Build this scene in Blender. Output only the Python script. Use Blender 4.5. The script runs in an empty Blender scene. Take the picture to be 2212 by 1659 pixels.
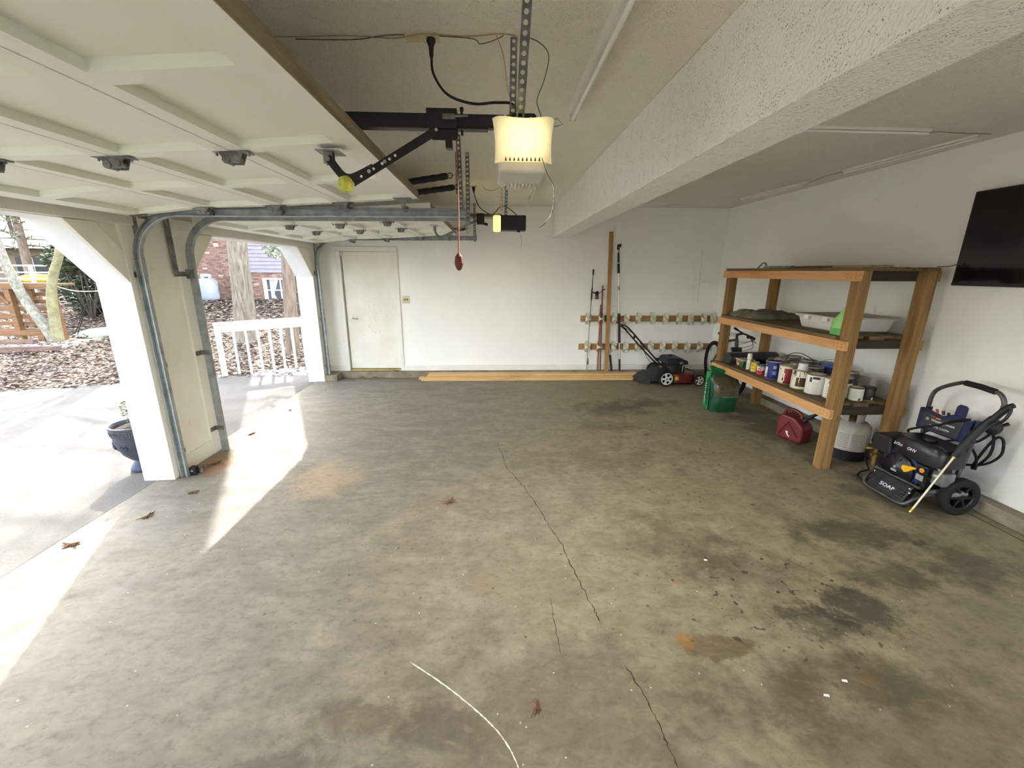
import bpy, math, random
from mathutils import Vector, Matrix, noise
random.seed(7)
SC = bpy.context.scene
COL = SC.collection

# ------------------------------------------------------------------ camera
CAM_H = 1.719
PITCH, YAW, ROLL, FPX = 0.2631, 0.0450, 0.0058, 903.74
fw = Vector((math.sin(YAW)*math.cos(PITCH), math.cos(YAW)*math.cos(PITCH), -math.sin(PITCH)))
r0 = Vector((math.cos(YAW), -math.sin(YAW), 0))
u0 = r0.cross(fw)
rt = r0*math.cos(ROLL) + u0*math.sin(ROLL)
up = rt.cross(fw)
cam_d = bpy.data.cameras.new('camera')
cam_d.sensor_fit = 'HORIZONTAL'; cam_d.sensor_width = 36
cam_d.lens = FPX/2212*36
cam_d.clip_start = 0.02; cam_d.clip_end = 300
cam = bpy.data.objects.new('camera', cam_d); COL.objects.link(cam)
mw = Matrix.Identity(4)
for i in range(3):
    mw[i][0] = rt[i]; mw[i][1] = up[i]; mw[i][2] = -fw[i]
mw[0][3], mw[1][3], mw[2][3] = 0, 0, CAM_H
cam.matrix_world = mw
SC.camera = cam

# ------------------------------------------------------------------ sky, sun, exposure
SUN_EL = math.radians(36.4)
SUN_DIR = Vector((-0.412*math.cos(SUN_EL), 0.911*math.cos(SUN_EL), math.sin(SUN_EL)))   # towards the sun
w = bpy.data.worlds.new('world'); SC.world = w; w.use_nodes = True
wn = w.node_tree; wn.nodes.clear()
sky = wn.nodes.new('ShaderNodeTexSky'); sky.sky_type = 'NISHITA'
sky.sun_disc = False; sky.sun_elevation = SUN_EL; sky.sun_rotation = math.radians(-24.3)
sky.altitude = 100; sky.air_density = 1.0; sky.dust_density = 2.5; sky.ozone_density = 1.0
hs = wn.nodes.new('ShaderNodeHueSaturation'); hs.inputs['Saturation'].default_value = 0.45
bg = wn.nodes.new('ShaderNodeBackground'); bg.inputs['Strength'].default_value = 0.40
wo = wn.nodes.new('ShaderNodeOutputWorld')
wn.links.new(sky.outputs[0], hs.inputs['Color']); wn.links.new(hs.outputs[0], bg.inputs[0]); wn.links.new(bg.outputs[0], wo.inputs[0])
sd = bpy.data.lights.new('sun', 'SUN'); sd.energy = 2.6; sd.angle = math.radians(0.53); sd.color = (1.0, 0.965, 0.91)
so = bpy.data.objects.new('sun', sd); COL.objects.link(so)
so.location = (-8, 18, 14); so.rotation_euler = SUN_DIR.to_track_quat('Z', 'Y').to_euler()
SC.view_settings.view_transform = 'Standard'; SC.view_settings.look = 'None'
SC.view_settings.gamma = 1.0; SC.view_settings.use_curve_mapping = False
SC.view_settings.exposure = 2.2
SC.cycles.max_bounces = 7; SC.cycles.diffuse_bounces = 5; SC.cycles.glossy_bounces = 3; SC.cycles.transmission_bounces = 4; SC.cycles.transparent_max_bounces = 6
SC.cycles.use_adaptive_sampling = True; SC.cycles.adaptive_threshold = 0.09; SC.cycles.adaptive_min_samples = 12; SC.cycles.use_denoising = True
SC.cycles.sample_clamp_indirect = 8.0

# ------------------------------------------------------------------ mesh helpers
class MB:
    """Collects geometry of ONE mesh; mi is the current material slot."""
    def __init__(s): s.v = []; s.f = []; s.m = []; s.mi = 0
    def add(s, vs, fs):
        o = len(s.v); s.v += [tuple(v) for v in vs]; s.f += [tuple(i+o for i in f) for f in fs]; s.m += [s.mi]*len(fs); return s
    nbox = 0
    def box(s, x0, x1, y0, y1, z0, z1):
        MB.nbox += 1; e = (MB.nbox % 13)*.00006      # hair's breadth, so that no two faces share a plane
        x0 -= e; x1 += e; y0 -= e; y1 += e; z1 += e
        v = [(x0,y0,z0),(x1,y0,z0),(x1,y1,z0),(x0,y1,z0),(x0,y0,z1),(x1,y0,z1),(x1,y1,z1),(x0,y1,z1)]
        return s.add(v, [(0,3,2,1),(4,5,6,7),(0,1,5,4),(1,2,6,5),(2,3,7,6),(3,0,4,7)])
    def obox(s, M, sx, sy, sz):
        v = [M @ Vector((a*sx/2, b*sy/2, c*sz/2)) for c in (-1,1) for a,b in ((-1,-1),(1,-1),(1,1),(-1,1))]
        return s.add(v, [(0,3,2,1),(4,5,6,7),(0,1,5,4),(1,2,6,5),(2,3,7,6),(3,0,4,7)])
    def bar(s, p0, p1, w, h, upv=(0,0,1)):
        p0 = Vector(p0); p1 = Vector(p1); d = (p1-p0); L = d.length; d.normalize()
        u = Vector(upv); x = d.cross(u)
        if x.length < 1e-5: x = d.cross(Vector((1,0,0)))
        x.normalize(); u = x.cross(d)
        M = Matrix((( x.x,d.x,u.x,0),(x.y,d.y,u.y,0),(x.z,d.z,u.z,0),(0,0,0,1))); M.translation = (p0+p1)/2
        return s.obox(M, w, L, h)
    def tube(s, pts, r, n=8, cap=True, closed=False):
        P = [Vector(p) for p in pts]; k = len(P)
        R = r if isinstance(r, (list, tuple)) else [r]*k
        T = []
        for i in range(k):
            if closed: t = P[(i+1)%k]-P[i-1]
            else: t = P[min(i+1,k-1)]-P[max(i-1,0)]
            T.append(t.normalized() if t.length > 1e-9 else Vector((0,0,1)))
        a = Vector((0,0,1)) if abs(T[0].z) < .9 else Vector((1,0,0))
        N = (a - T[0]*a.dot(T[0])).normalized(); vs = []; fs = []
        for i in range(k):
            N = (N - T[i]*N.dot(T[i]))
            N = N.normalized() if N.length > 1e-6 else T[i].orthogonal().normalized()
            B = T[i].cross(N)
            for j in range(n):
                an = 2*math.pi*j/n; vs.append(P[i] + (N*math.cos(an)+B*math.sin(an))*R[i])
        rng = k if closed else k-1
        for i in range(rng):
            for j in range(n):
                a0 = i*n+j; a1 = i*n+(j+1)%n; b0 = ((i+1)%k)*n+j; b1 = ((i+1)%k)*n+(j+1)%n
                fs.append((a0,a1,b1,b0))
        if cap and not closed:
            fs.append(tuple(range(n-1,-1,-1))); fs.append(tuple((k-1)*n+j for j in range(n)))
        return s.add(vs, fs)
    def cyl(s, p0, p1, r, r1=None, n=16):
        return s.tube([p0,p1], [r, r if r1 is None else r1], n)
    def lathe(s, prof, n=24, M=None, a0=0.0, a1=2*math.pi):
        M = M or Matrix.Identity(4); vs = []; fs = []; full = abs(a1-a0-2*math.pi) < 1e-6
        m = n if full else n+1
        for r, z in prof:
            for j in range(m):
                an = a0+(a1-a0)*j/n; vs.append(M @ Vector((r*math.cos(an), r*math.sin(an), z)))
        for i in range(len(prof)-1):
            for j in range(n):
                j2 = (j+1) % m
                fs.append((i*m+j, i*m+j2, (i+1)*m+j2, (i+1)*m+j))
        if full:
            if prof[0][0] > 1e-6: fs.append(tuple(range(m-1,-1,-1)))
            if prof[-1][0] > 1e-6: fs.append(tuple((len(prof)-1)*m+j for j in range(m)))
        return s.add(vs, fs)
    def prism(s, poly, M, d):
        n = len(poly); vs = [M @ Vector((x,y,0)) for x,y in poly]+[M @ Vector((x,y,d)) for x,y in poly]
        fs = [tuple(range(n-1,-1,-1)), tuple(range(n,2*n))]+[(i,(i+1)%n,n+(i+1)%n,n+i) for i in range(n)]
        return s.add(vs, fs)
    def sphere(s, c, r, n=16, m=10):
        rr = r if isinstance(r, (tuple, list)) else (r,r,r)
        M = Matrix.Translation(c) @ Matrix.Diagonal((*rr, 1))
        return s.lathe([(math.sin(math.pi*i/m), -math.cos(math.pi*i/m)) for i in range(m+1)], n, M)
    def extrude(s, prof, path, closed_prof=True):
        """prof: list of (Vector offset functions) already placed per path point: list of rings"""
        k = len(path); n = len(prof[0]); vs = [p for ring in prof for p in ring]; fs = []
        for i in range(k-1):
            for j in range(n if closed_prof else n-1):
                fs.append((i*n+j, i*n+(j+1)%n, (i+1)*n+(j+1)%n, (i+1)*n+j))
        if closed_prof: fs.append(tuple(range(n-1,-1,-1))); fs.append(tuple((k-1)*n+j for j in range(n)))
        return s.add(vs, fs)
    def perf(s, p0, p1, wdir, w, pitch=0.038, hole=0.28, thk=0.0025):
        """perforated strip with real holes, from p0 to p1, w wide along wdir"""
        p0 = Vector(p0); p1 = Vector(p1); d = p1-p0; L = d.length; d.normalize(); x = Vector(wdir); x = (x-d*x.dot(d)).normalized()
        nn = d.cross(x); k = max(1, round(L/pitch)); ph = L/k; hr = w*hole
        for c in range(k):
            ce = p0+d*(ph*(c+.5)); out = []; inn = []
            for a, b in ((-1,-1),(0,-1),(1,-1),(1,0),(1,1),(0,1),(-1,1),(-1,0)):
                out.append(ce+x*(a*w/2)+d*(b*ph/2)); q = Vector((a,b)).normalized(); inn.append(ce+x*(q.x*hr)+d*(q.y*hr))
            vs = [p+nn*thk/2 for p in out]+[p+nn*thk/2 for p in inn]+[p-nn*thk/2 for p in out]+[p-nn*thk/2 for p in inn]
            fs = []
            for j in range(8):
                j2 = (j+1) % 8
                fs += [(j,j2,8+j2,8+j), (16+j2,16+j,24+j,24+j2), (8+j,8+j2,24+j2,24+j)]
                if j in (2,3,6,7): fs.append((j2,j,16+j,16+j2))
            s.add(vs, fs)
        return s

def catmull(pts, k=6):
    P = [Vector(p) for p in pts]; out = []
    for i in range(len(P)-1):
        a = P[max(i-1,0)]; b = P[i]; c = P[i+1]; d = P[min(i+2,len(P)-1)]
        for j in range(k):
            t = j/k
            out.append(.5*((2*b)+(c-a)*t+(2*a-5*b+4*c-d)*t*t+(3*b-a-3*c+d)*t*t*t))
    out.append(P[-1]); return out
def rotM(axis, ang, loc=(0,0,0)):
    return Matrix.Translation(loc) @ Matrix.Rotation(ang, 4, axis)
def frame(o, x, y):
    x = Vector(x).normalized(); y = Vector(y); y = (y-x*y.dot(x)).normalized(); z = x.cross(y)
    M = Matrix(((x.x,y.x,z.x,0),(x.y,y.y,z.y,0),(x.z,y.z,z.z,0),(0,0,0,1))); M.translation = Vector(o); return M

def build(name, mb, mats, parent=None, smooth=False, bevel=0.0, off=(0,0,0), seg=2):
    me = bpy.data.meshes.new(name)
    if off[0] or off[1] or off[2]: vs = [(v[0]-off[0], v[1]-off[1], v[2]-off[2]) for v in mb.v]
    else: vs = mb.v
    me.from_pydata(vs, [], mb.f)
    mats = mats if isinstance(mats, (list, tuple)) else [mats]
    for m in mats: me.materials.append(m)
    if len(mats) > 1: me.polygons.foreach_set('material_index', mb.m)
    me.validate(); me.update()
    if smooth:
        me.polygons.foreach_set('use_smooth', [True]*len(me.polygons)); me.set_sharp_from_angle(angle=math.radians(40))
    o = bpy.data.objects.new(name, me); COL.objects.link(o)
    if parent: o.parent = parent
    if bevel:
        b = o.modifiers.new('bevel', 'BEVEL'); b.width = bevel; b.segments = seg; b.limit_method = 'ANGLE'; b.angle_limit = math.radians(40)
    return o
def tag(o, label, cat, group=None, kind=None):
    o['label'] = label; o['category'] = cat
    if group: o['group'] = group
    if kind: o['kind'] = kind
    return o
def struct(name, mb, mats, label=None, **k):
    loc = k.pop('loc', None)
    o = build(name, mb, mats, off=loc or (0,0,0), **k)
    if loc: o.location = loc
    if not k.get('parent'): o['kind'] = 'structure'
    if label: o['label'] = label
    return o
class Thing:
    """an Empty at the thing's base; parts are given in world coordinates (off) or local ones (local=True)"""
    def __init__(s, name, label, cat, loc, group=None, local=False, rot=(0,0,0)):
        s.o = bpy.data.objects.new(name, None); COL.objects.link(s.o); s.o.empty_display_size = .1
        s.o.location = loc; s.o.rotation_euler = rot; s.off = (0,0,0) if local else tuple(loc)
        tag(s.o, label, cat, group)
    def part(s, name, mb, mats, parent=None, label=None, **k):
        o = build(name, mb, mats, parent=parent or s.o, off=s.off, **k)
        if label: o['label'] = label
        return o
def single(name, mb, mats, label, cat, loc, group=None, **k):
    o = build(name, mb, mats, off=loc, **k); o.location = loc
    return tag(o, label, cat, group)
def copy_tree(o, parent=None):
    c = o.copy(); COL.objects.link(c); c.parent = parent
    for ch in list(o.children): copy_tree(ch, c)
    return c
def text_mesh(name, body, size, M, mat, parent, off=(0,0,0), depth=.0006, bold=False, align='CENTER', sx=1.0):
    cu = bpy.data.curves.new(name, 'FONT'); cu.body = body; cu.size = size; cu.extrude = depth
    cu.align_x = align; cu.align_y = 'CENTER'; cu.resolution_u = 2
    if bold: cu.offset = size*.012
    t = bpy.data.objects.new(name, cu); me = bpy.data.meshes.new_from_object(t)
    bpy.data.objects.remove(t); bpy.data.curves.remove(cu)
    M2 = Matrix.Translation((-off[0],-off[1],-off[2])) @ M @ Matrix.Diagonal((sx,1,1,1)); me.transform(M2); me.materials.clear(); me.materials.append(mat)
    o = bpy.data.objects.new(name, me); COL.objects.link(o); o.parent = parent
    return o

# ------------------------------------------------------------------ materials
def lin(c): c /= 255.0; return c/12.92 if c <= .04045 else ((c+.055)/1.055)**2.4
def rgb(r, g, b): return (lin(r), lin(g), lin(b), 1)
class NT:
    def __init__(s, name):
        s.mat = bpy.data.materials.new(name); s.mat.use_nodes = True; s.t = s.mat.node_tree
        s.b = s.t.nodes['Principled BSDF']
    def n(s, typ, **k):
        nd = s.t.nodes.new('ShaderNode'+typ)
        for a, v in k.items():
            if a.startswith('i_'):
                key = a[2:]; key = int(key) if key.isdigit() else key.replace('_', ' ')
                nd.inputs[key].default_value = v
            else: setattr(nd, a, v)
        return nd
    def l(s, a, b): s.t.links.new(a, b)
    def coord(s, scale=(1,1,1), kind='Object', loc=(0,0,0)):
        tc = s.n('TexCoord'); mp = s.n('Mapping'); mp.inputs['Scale'].default_value = scale; mp.inputs['Location'].default_value = loc
        s.l(tc.outputs[kind], mp.inputs[0]); return mp.outputs[0]
    def noise(s, vec, scale, detail=4, rough=.55, dist=0):
        nd = s.n('TexNoise'); nd.inputs['Scale'].default_value = scale; nd.inputs['Detail'].default_value = detail
        nd.inputs['Roughness'].default_value = rough; nd.inputs['Distortion'].default_value = dist; s.l(vec, nd.inputs['Vector']); return nd.outputs['Fac']
    def ramp(s, fac, stops):
        r = s.n('ValToRGB'); e = r.color_ramp.elements
        e[0].position, e[0].color = stops[0]; e[1].position, e[1].color = stops[-1]
        for p, c in stops[1:-1]:
            x = e.new(p); x.color = c
        s.l(fac, r.inputs[0]); return r.outputs[0]
    def mix(s, fac, a, b, mode='MIX'):
        m = s.n('Mix', data_type='RGBA', blend_type=mode)
        for sock, v in ((m.inputs[0], fac), (m.inputs[6], a), (m.inputs[7], b)):
            if hasattr(v, 'links') or isinstance(v, bpy.types.NodeSocket): s.l(v, sock)
            else: sock.default_value = v
        return m.outputs[2]
    def math(s, op, a, b=0.0, clamp=False):
        m = s.n('Math', operation=op, use_clamp=clamp)
        for sock, v in ((m.inputs[0], a), (m.inputs[1], b)):
            if isinstance(v, bpy.types.NodeSocket): s.l(v, sock)
            else: sock.default_value = v
        return m.outputs[0]
    def smooth(s, v, lo, hi, a=0.0, b=1.0):
        m = s.n('MapRange', interpolation_type='SMOOTHSTEP'); s.l(v, m.inputs[0])
        m.inputs[1].default_value = lo; m.inputs[2].default_value = hi; m.inputs[3].default_value = a; m.inputs[4].default_value = b; return m.outputs[0]
    def bump(s, h, strength=.3, dist=.01):
        b = s.n('Bump'); b.inputs['Strength'].default_value = strength; b.inputs['Distance'].default_value = dist
        s.l(h, b.inputs['Height']); s.l(b.outputs[0], s.b.inputs['Normal'])
    def base(s, c):
        if isinstance(c, bpy.types.NodeSocket): s.l(c, s.b.inputs['Base Color'])
        else: s.b.inputs['Base Color'].default_value = c
    def pr(s, rough=.6, metal=0.0, spec=.5):
        s.b.inputs['Roughness'].default_value = rough; s.b.inputs['Metallic'].default_value = metal; s.b.inputs['Specular IOR Level'].default_value = spec
_mc = {}
def pm(name, c1, c2=None, scale=6.0, stretch=(1,1,1), rough=.6, metal=0.0, bump=0.0, bscale=60, lo=.35, hi=.65, detail=5, spec=.4, bdist=.004):
    """plain procedural material: two colours blended by noise, optional fine relief"""
    if name in _mc: return _mc[name]
    t = NT(name); t.pr(rough, metal, spec)
    c2 = c2 or tuple(x*.86 for x in c1[:3])+(1,)
    v = t.coord(stretch); f = t.noise(v, scale, detail)
    t.base(t.ramp(f, [(lo, c1), (hi, c2)]))
    if bump: t.bump(t.noise(t.coord(stretch), bscale, 3), bump, bdist)
    _mc[name] = t.mat; return t.mat
def wood(name, c1, c2, c3, axis='Y', ring=9.0, rough=.7, bump=.15):
    if name in _mc: return _mc[name]
    t = NT(name); t.pr(rough, 0, .25)
    sc = {'X': (.35,6,6), 'Y': (6,.35,6), 'Z': (6,6,.35)}[axis]
    v = t.coord(sc); f = t.noise(v, ring*.6, 6, .6, .6)
    sc2 = tuple(x*6 if x > 1 else x*2 for x in sc); g = t.noise(t.coord(sc2), ring, 3)
    c = t.ramp(f, [(.28, c1), (.5, c2), (.72, c3)])
    c = t.mix(t.smooth(g, .45, .75, 0, .45), c, tuple(x*.6 for x in c1[:3])+(1,))
    kn = t.n('TexVoronoi', feature='F1'); kn.inputs['Scale'].default_value = 3.2
    sk = {'X': (.5,2.2,2.2), 'Y': (2.2,.5,2.2), 'Z': (2.2,2.2,.5)}[axis]
    t.l(t.coord(sk), kn.inputs['Vector'])
    c = t.mix(t.smooth(kn.outputs['Distance'], .04, .09, .8, 0), c, tuple(x*.35 for x in c1[:3])+(1,))
    t.base(c); t.bump(g, bump, .003); _mc[name] = t.mat; return t.mat

WHITE_P = pm('white_plastic', rgb(225,224,216), rgb(210,208,198), rough=.45)
PVC = pm('pvc_white', rgb(226,221,203), rgb(206,199,178), scale=9, rough=.4)
BLACKM = pm('black_metal', rgb(20,20,21), rgb(12,12,12), scale=20, rough=.45, spec=.4)
BLACKP = pm('black_plastic', rgb(26,26,27), rgb(17,17,18), scale=14, rough=.5)
RUBBER = pm('rubber', rgb(24,24,24), rgb(14,14,14), scale=30, rough=.8, bump=.2, bscale=90)
STEEL = pm('zinc_steel', rgb(146,148,144), rgb(92,94,92), scale=14, rough=.45, metal=.45, bump=.05)
GALV = pm('galvanised_track', rgb(172,178,179), rgb(126,133,134), scale=11, rough=.5, metal=.3, lo=.3, hi=.7)
CHROME = pm('satin_nickel', rgb(200,196,186), rgb(170,166,156), rough=.25, metal=.9)
BRASS = pm('brass', rgb(205,165,80), rgb(160,120,50), rough=.3, metal=.9)
COPPERY = pm('brown_pole', rgb(140,86,60), rgb(104,60,42), scale=12, stretch=(1,1,.3), rough=.5)
SILVER = pm('aluminium', rgb(205,206,206), rgb(180,182,182), rough=.3, metal=.7)
OLDIV = pm('old_ivory', rgb(218,207,172), rgb(200,188,150), rough=.5)
TAN_TUBE = pm('gunmetal_tube', rgb(98,98,94), rgb(70,70,67), scale=18, rough=.4, metal=.55)
NAVY = pm('navy_plastic', rgb(28,36,78), rgb(22,28,62), scale=10, rough=.45)
YELLOWP = pm('yellow_plastic', rgb(232,180,30), rgb(214,160,22), rough=.5)
PRINT_W = pm('white_print', rgb(222,222,220), rgb(214,214,212), rough=.6)
WIRE = pm('beige_wire', rgb(176,160,124), rgb(150,134,98), rough=.6)
WIREB = pm('brown_wire', rgb(112,92,64), rgb(88,72,50), rough=.6)
RED_C = pm('red_cord', rgb(140,72,60), rgb(112,54,46), scale=60, rough=.8)
LEAFD = pm('dry_leaf', rgb(124,92,66), rgb(82,58,42), scale=25, rough=.8)
# ================================================================== the room
XL, XO, XR, YB, YN, CZ = -2.72, -2.95, 3.72, 6.92, -3.45, 2.69
def wall_paint(name, c, c2, bump=.06, sc=1.2, grime=0):
    t = NT(name); t.pr(.75, 0, .25)
    f = t.noise(t.coord(), sc, 5); g = t.noise(t.coord(), 9, 5)
    col = t.ramp(f, [(.3, c), (.75, c2)]); col = t.mix(t.smooth(g, .62, .85, 0, .25), col, tuple(x*.8 for x in c2[:3])+(1,))
    if grime: col = t.mix(t.smooth(t.noise(t.coord((1,1,.6)), 4.5, 5, .7), .62, .8, 0, grime), col, rgb(128,112,86))
    t.base(col); t.bump(t.noise(t.coord(), 55, 3), bump, .003); return t.mat
WALL = wall_paint('wall_paint', rgb(243,243,237), rgb(238,237,230))
CREAM = wall_paint('cream_paint', rgb(237,234,224), rgb(226,221,207), .05, 2.5, .5)
EXTW = pm('white_trim_paint', rgb(236,238,238), rgb(228,231,232), scale=5, rough=.55)
DOORP = wall_paint('door_paint', rgb(222,216,196), rgb(208,201,178), .03, 3)
TRIMW = pm('trim_paint', rgb(232,230,222), rgb(224,221,211), scale=4, rough=.5)
def popcorn(name, c, c2, scale, strength, speck):
    t = NT(name); t.pr(.9, 0, .1)
    v = t.coord(); h = t.smooth(t.noise(v, scale*1.15, 1, .5), .40, .70)
    col = t.ramp(t.noise(t.coord(), .9, 4), [(.3, c), (.7, c2)])
    if speck:
        v2 = t.n('TexVoronoi', feature='F1'); v2.inputs['Scale'].default_value = scale*1.7; t.l(v, v2.inputs['Vector'])
        m = t.math('MULTIPLY', t.smooth(v2.outputs['Distance'], .16, .30, 1, 0), t.smooth(t.noise(v, scale*.28, 1), .48, .60, 0, speck))
        col = t.mix(m, col, rgb(138,124,96))
    t.base(col); t.bump(h, strength, .0035); return t.mat
CEIL = popcorn('popcorn_ceiling', rgb(236,232,222), rgb(228,223,211), 95, .6, .7)
BEAMM = popcorn('popcorn_beam', rgb(246,244,237), rgb(240,237,228), 70, .6, .95)

# ---- concrete floor: base mottling, oil stains, rust, drips, dark patches, tones offsetting the light
def concrete():
    t = NT('garage_concrete'); v = t.coord()
    n1 = t.noise(v, .8, 4, .6); n2 = t.noise(v, 5, 6, .65); n3 = t.noise(v, 38, 3, .6); nsw = t.noise(t.coord((1,2.6,1)), 2.2, 4, .6, .8)
    c = t.ramp(n2, [(.25, rgb(108,101,88)), (.5, rgb(128,121,107)), (.75, rgb(146,138,122))])
    c = t.mix(t.smooth(nsw, .42, .68, 0, .5), c, rgb(104,96,83))
    c = t.mix(t.smooth(n1, .5, .72, 0, .45), c, rgb(106,96,80))
    # brown grime tone on the right half, lightened to offset weak light there
    sp = t.n('SeparateXYZ'); t.l(t.coord(), sp.inputs[0])
    gx = t.smooth(t.math('ADD', sp.outputs['X'], t.math('MULTIPLY', n1, 2.2)), .6, 3.2, 0, .85)
    c = t.mix(gx, c, t.ramp(n2, [(.25, rgb(114,103,82)), (.55, rgb(144,132,106)), (.8, rgb(163,150,122))]))
    def blob(x, y, rx, ry, col, amt, edge=.45, jag=.9):
        nonlocal c
        mp = t.n('Mapping', vector_type='POINT'); tc = t.n('TexCoord'); t.l(tc.outputs['Object'], mp.inputs[0])
        mp.inputs['Location'].default_value = (-x/rx, -y/ry, 0); mp.inputs['Scale'].default_value = (1/rx, 1/ry, 0)
        ln = t.n('VectorMath', operation='LENGTH'); t.l(mp.outputs[0], ln.inputs[0])
        d = t.math('ADD', ln.outputs['Value'], t.math('MULTIPLY', t.math('SUBTRACT', n2, .5), jag*2.2))
        d = t.math('ADD', d, t.math('MULTIPLY', t.math('SUBTRACT', n3, .5), jag*.5))
        c = t.mix(t.smooth(d, 1-edge, 1.0, amt, 0), c, col)
    dk = rgb(62,55,42); dk2 = rgb(50,46,37); wr = rgb(88,78,61)
    blob(1.55,5.15,.75,.42,dk,.62,.9,.8); blob(2.1,5.35,.55,.30,dk,.5,.8); blob(1.35,4.45,.6,.25,wr,.45,.9)
    blob(1.25,2.35,.45,.5,wr,.5,.8); blob(.53,1.5,.2,.22,rgb(92,84,72),.45,.9,.4); blob(1.45,2.0,.55,.35,wr,.45,.9,1.2)
    blob(1.93,1.75,.28,.2,dk2,.75,.6,1.1); blob(1.68,1.68,.22,.16,dk2,.6,.6,1.1); blob(1.05,1.55,.2,.08,rgb(96,80,58),.7,.3,.8)
    blob(2.9,2.05,.5,.28,dk,.55,.7); blob(2.45,2.4,.6,.22,dk,.6,.7); blob(2.35,2.0,.3,.2,dk,.55,.6)
    blob(1.6,1.35,.55,.2,dk,.5,.8); blob(1.22,1.3,.35,.2,wr,.5,.8); blob(-.52,1.28,.4,.12,wr,.6,.7); blob(-.2,1.24,.3,.14,dk,.42,.8)
    blob(-.05,2.01,.09,.1,rgb(128,116,92),.6,.3,.35); blob(-.8,1.1,.25,.08,rgb(92,82,74),.6,.5)
    blob(.92,1.59,.055,.06,rgb(140,104,56),.8,.5,.4); blob(1.63,1.36,.05,.05,rgb(126,98,54),.5,.6,.5); blob(1.05,1.98,.03,.03,rgb(140,104,56),.6,.5)
    blob(-.1,2.85,.75,.13,rgb(122,108,92),.5,.8,.6); blob(-1.45,3.3,.4,.5,rgb(176,148,116),.45,.8); blob(-1.0,6.12,.3,.14,rgb(112,98,80),.55,.6)
    blob(.2,1.25,1.4,.5,wr,.45,.9,.7); blob(1.7,1.1,1.2,.5,wr,.4,.9,.7); blob(.9,3.6,1.0,.35,wr,.3,.9,.9)  # first two: broad foreground grime, also darkened to offset extra light there
    blob(-2.52,3.62,.22,.32,rgb(150,112,72),.7,.7,.8); blob(3.2,4.4,.45,1.3,dk,.55,.7); blob(3.25,2.9,.5,.55,dk,.5,.7)  # the dk pair darkens the floor under the shelf and pressure washer
    # drips: small dark spots of old oil
    for sc_, lo_, hi_, x, y, rx, ry, k in ((17,.655,.69,1.45,1.85,.8,.55,.9), (30,.70,.73,.3,2.1,1.9,.9,.7), (26,.71,.74,-1.0,2.3,1.1,.7,.55), (12,.66,.70,2.0,4.6,1.2,1.2,.6), (12,.67,.71,1.9,3.2,1.2,.7,.6)):
        dn = t.noise(t.coord((1,1,1), 'Object', (x*3.1,y*1.7,0)), sc_, 2, .5)
        mp = t.n('Mapping'); tc = t.n('TexCoord'); t.l(tc.outputs['Object'], mp.inputs[0])
        mp.inputs['Location'].default_value = (-x/rx, -y/ry, 0); mp.inputs['Scale'].default_value = (1/rx, 1/ry, 0)
        ln = t.n('VectorMath', operation='LENGTH'); t.l(mp.outputs[0], ln.inputs[0])
        c = t.mix(t.math('MULTIPLY', t.smooth(dn, lo_, hi_), t.smooth(ln.outputs['Value'], .6, 1.1, k, 0)), c, rgb(66,60,50))
    # pale paint flecks
    vo = t.n('TexVoronoi', feature='F1', voronoi_dimensions='2D'); vo.inputs['Scale'].default_value = 13; t.l(t.coord((1,1,0)), vo.inputs['Vector'])
    wn_ = t.n('TexWhiteNoise'); t.l(vo.outputs['Position'], wn_.inputs[0])
    m = t.math('MULTIPLY', t.smooth(vo.outputs['Distance'], .03, .06, 1, 0), t.smooth(wn_.outputs['Value'], .94, .95))
    c = t.mix(t.math('MULTIPLY', m, .7), c, rgb(214,208,194))
    n4 = t.noise(t.coord((1,1.6,1)), 15, 5, .7, .5)
    c = t.mix(t.smooth(n4, .48, .72, 0, .42), c, rgb(80,72,59)); c = t.mix(t.smooth(n4, .47, .25, 0, .3), c, rgb(158,148,128))
    c = t.mix(t.smooth(n3, .56, .8, 0, .4), c, rgb(72,64,51))
    t.base(c); t.pr(.72, 0, .3)
    t.l(t.smooth(n2, .3, .7, .55, .8), t.b.inputs['Roughness'])
    t.bump(t.noise(v, 30, 3, .7), .10, .004)
    return t.mat
CONC = concrete()
DRIVE = pm('driveway_concrete', rgb(196,190,176), rgb(168,162,148), scale=2.2, rough=.85, bump=.25, bscale=120, detail=8, lo=.3, hi=.72)
CURBM = pm('curb_concrete', rgb(150,140,120), rgb(112,102,84), scale=5, rough=.85, bump=.25, bscale=60, detail=8)

mb = MB().box(-2.84, XR+.15, YN-.15, YB+.15, -.15, 0)
floor = struct('floor', mb, CONC, 'stained concrete garage floor slab')
def ribbon(name, pts, w, z, mat, jag, parent, seed, n=10):
    rnd = random.Random(seed); P = []
    for a, b in zip(pts, pts[1:]):
        for j in range(n):
            k = j/n; P.append(Vector((a[0]+(b[0]-a[0])*k+rnd.uniform(-jag,jag), a[1]+(b[1]-a[1])*k+rnd.uniform(-jag,jag), 0)))
    P.append(Vector((*pts[-1],0))); m = MB(); vs = []; fs = []
    for i, p in enumerate(P):
        d = (P[min(i+1,len(P)-1)]-P[max(i-1,0)]).normalized(); s = Vector((-d.y,d.x,0))
        ww = w*(.4+rnd.random()*.9)/2*min(1, .15+min(i,len(P)-1-i)/4)
        for sg in (-1,1):
            for zz in (z,-.001): vs.append(p+s*sg*ww+Vector((0,0,zz)))
    for i in range(len(P)-1):
        a = i*4; b = a+4; fs += [(a,a+2,b+2,b), (a,b,b+1,a+1), (a+2,a+3,b+3,b+2)]
    m.add(vs, fs); return build(name, m, mat, parent=parent)
CRK = pm('crack_dark', rgb(60,52,42), rgb(44,38,30), scale=30, rough=.95)
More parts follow.
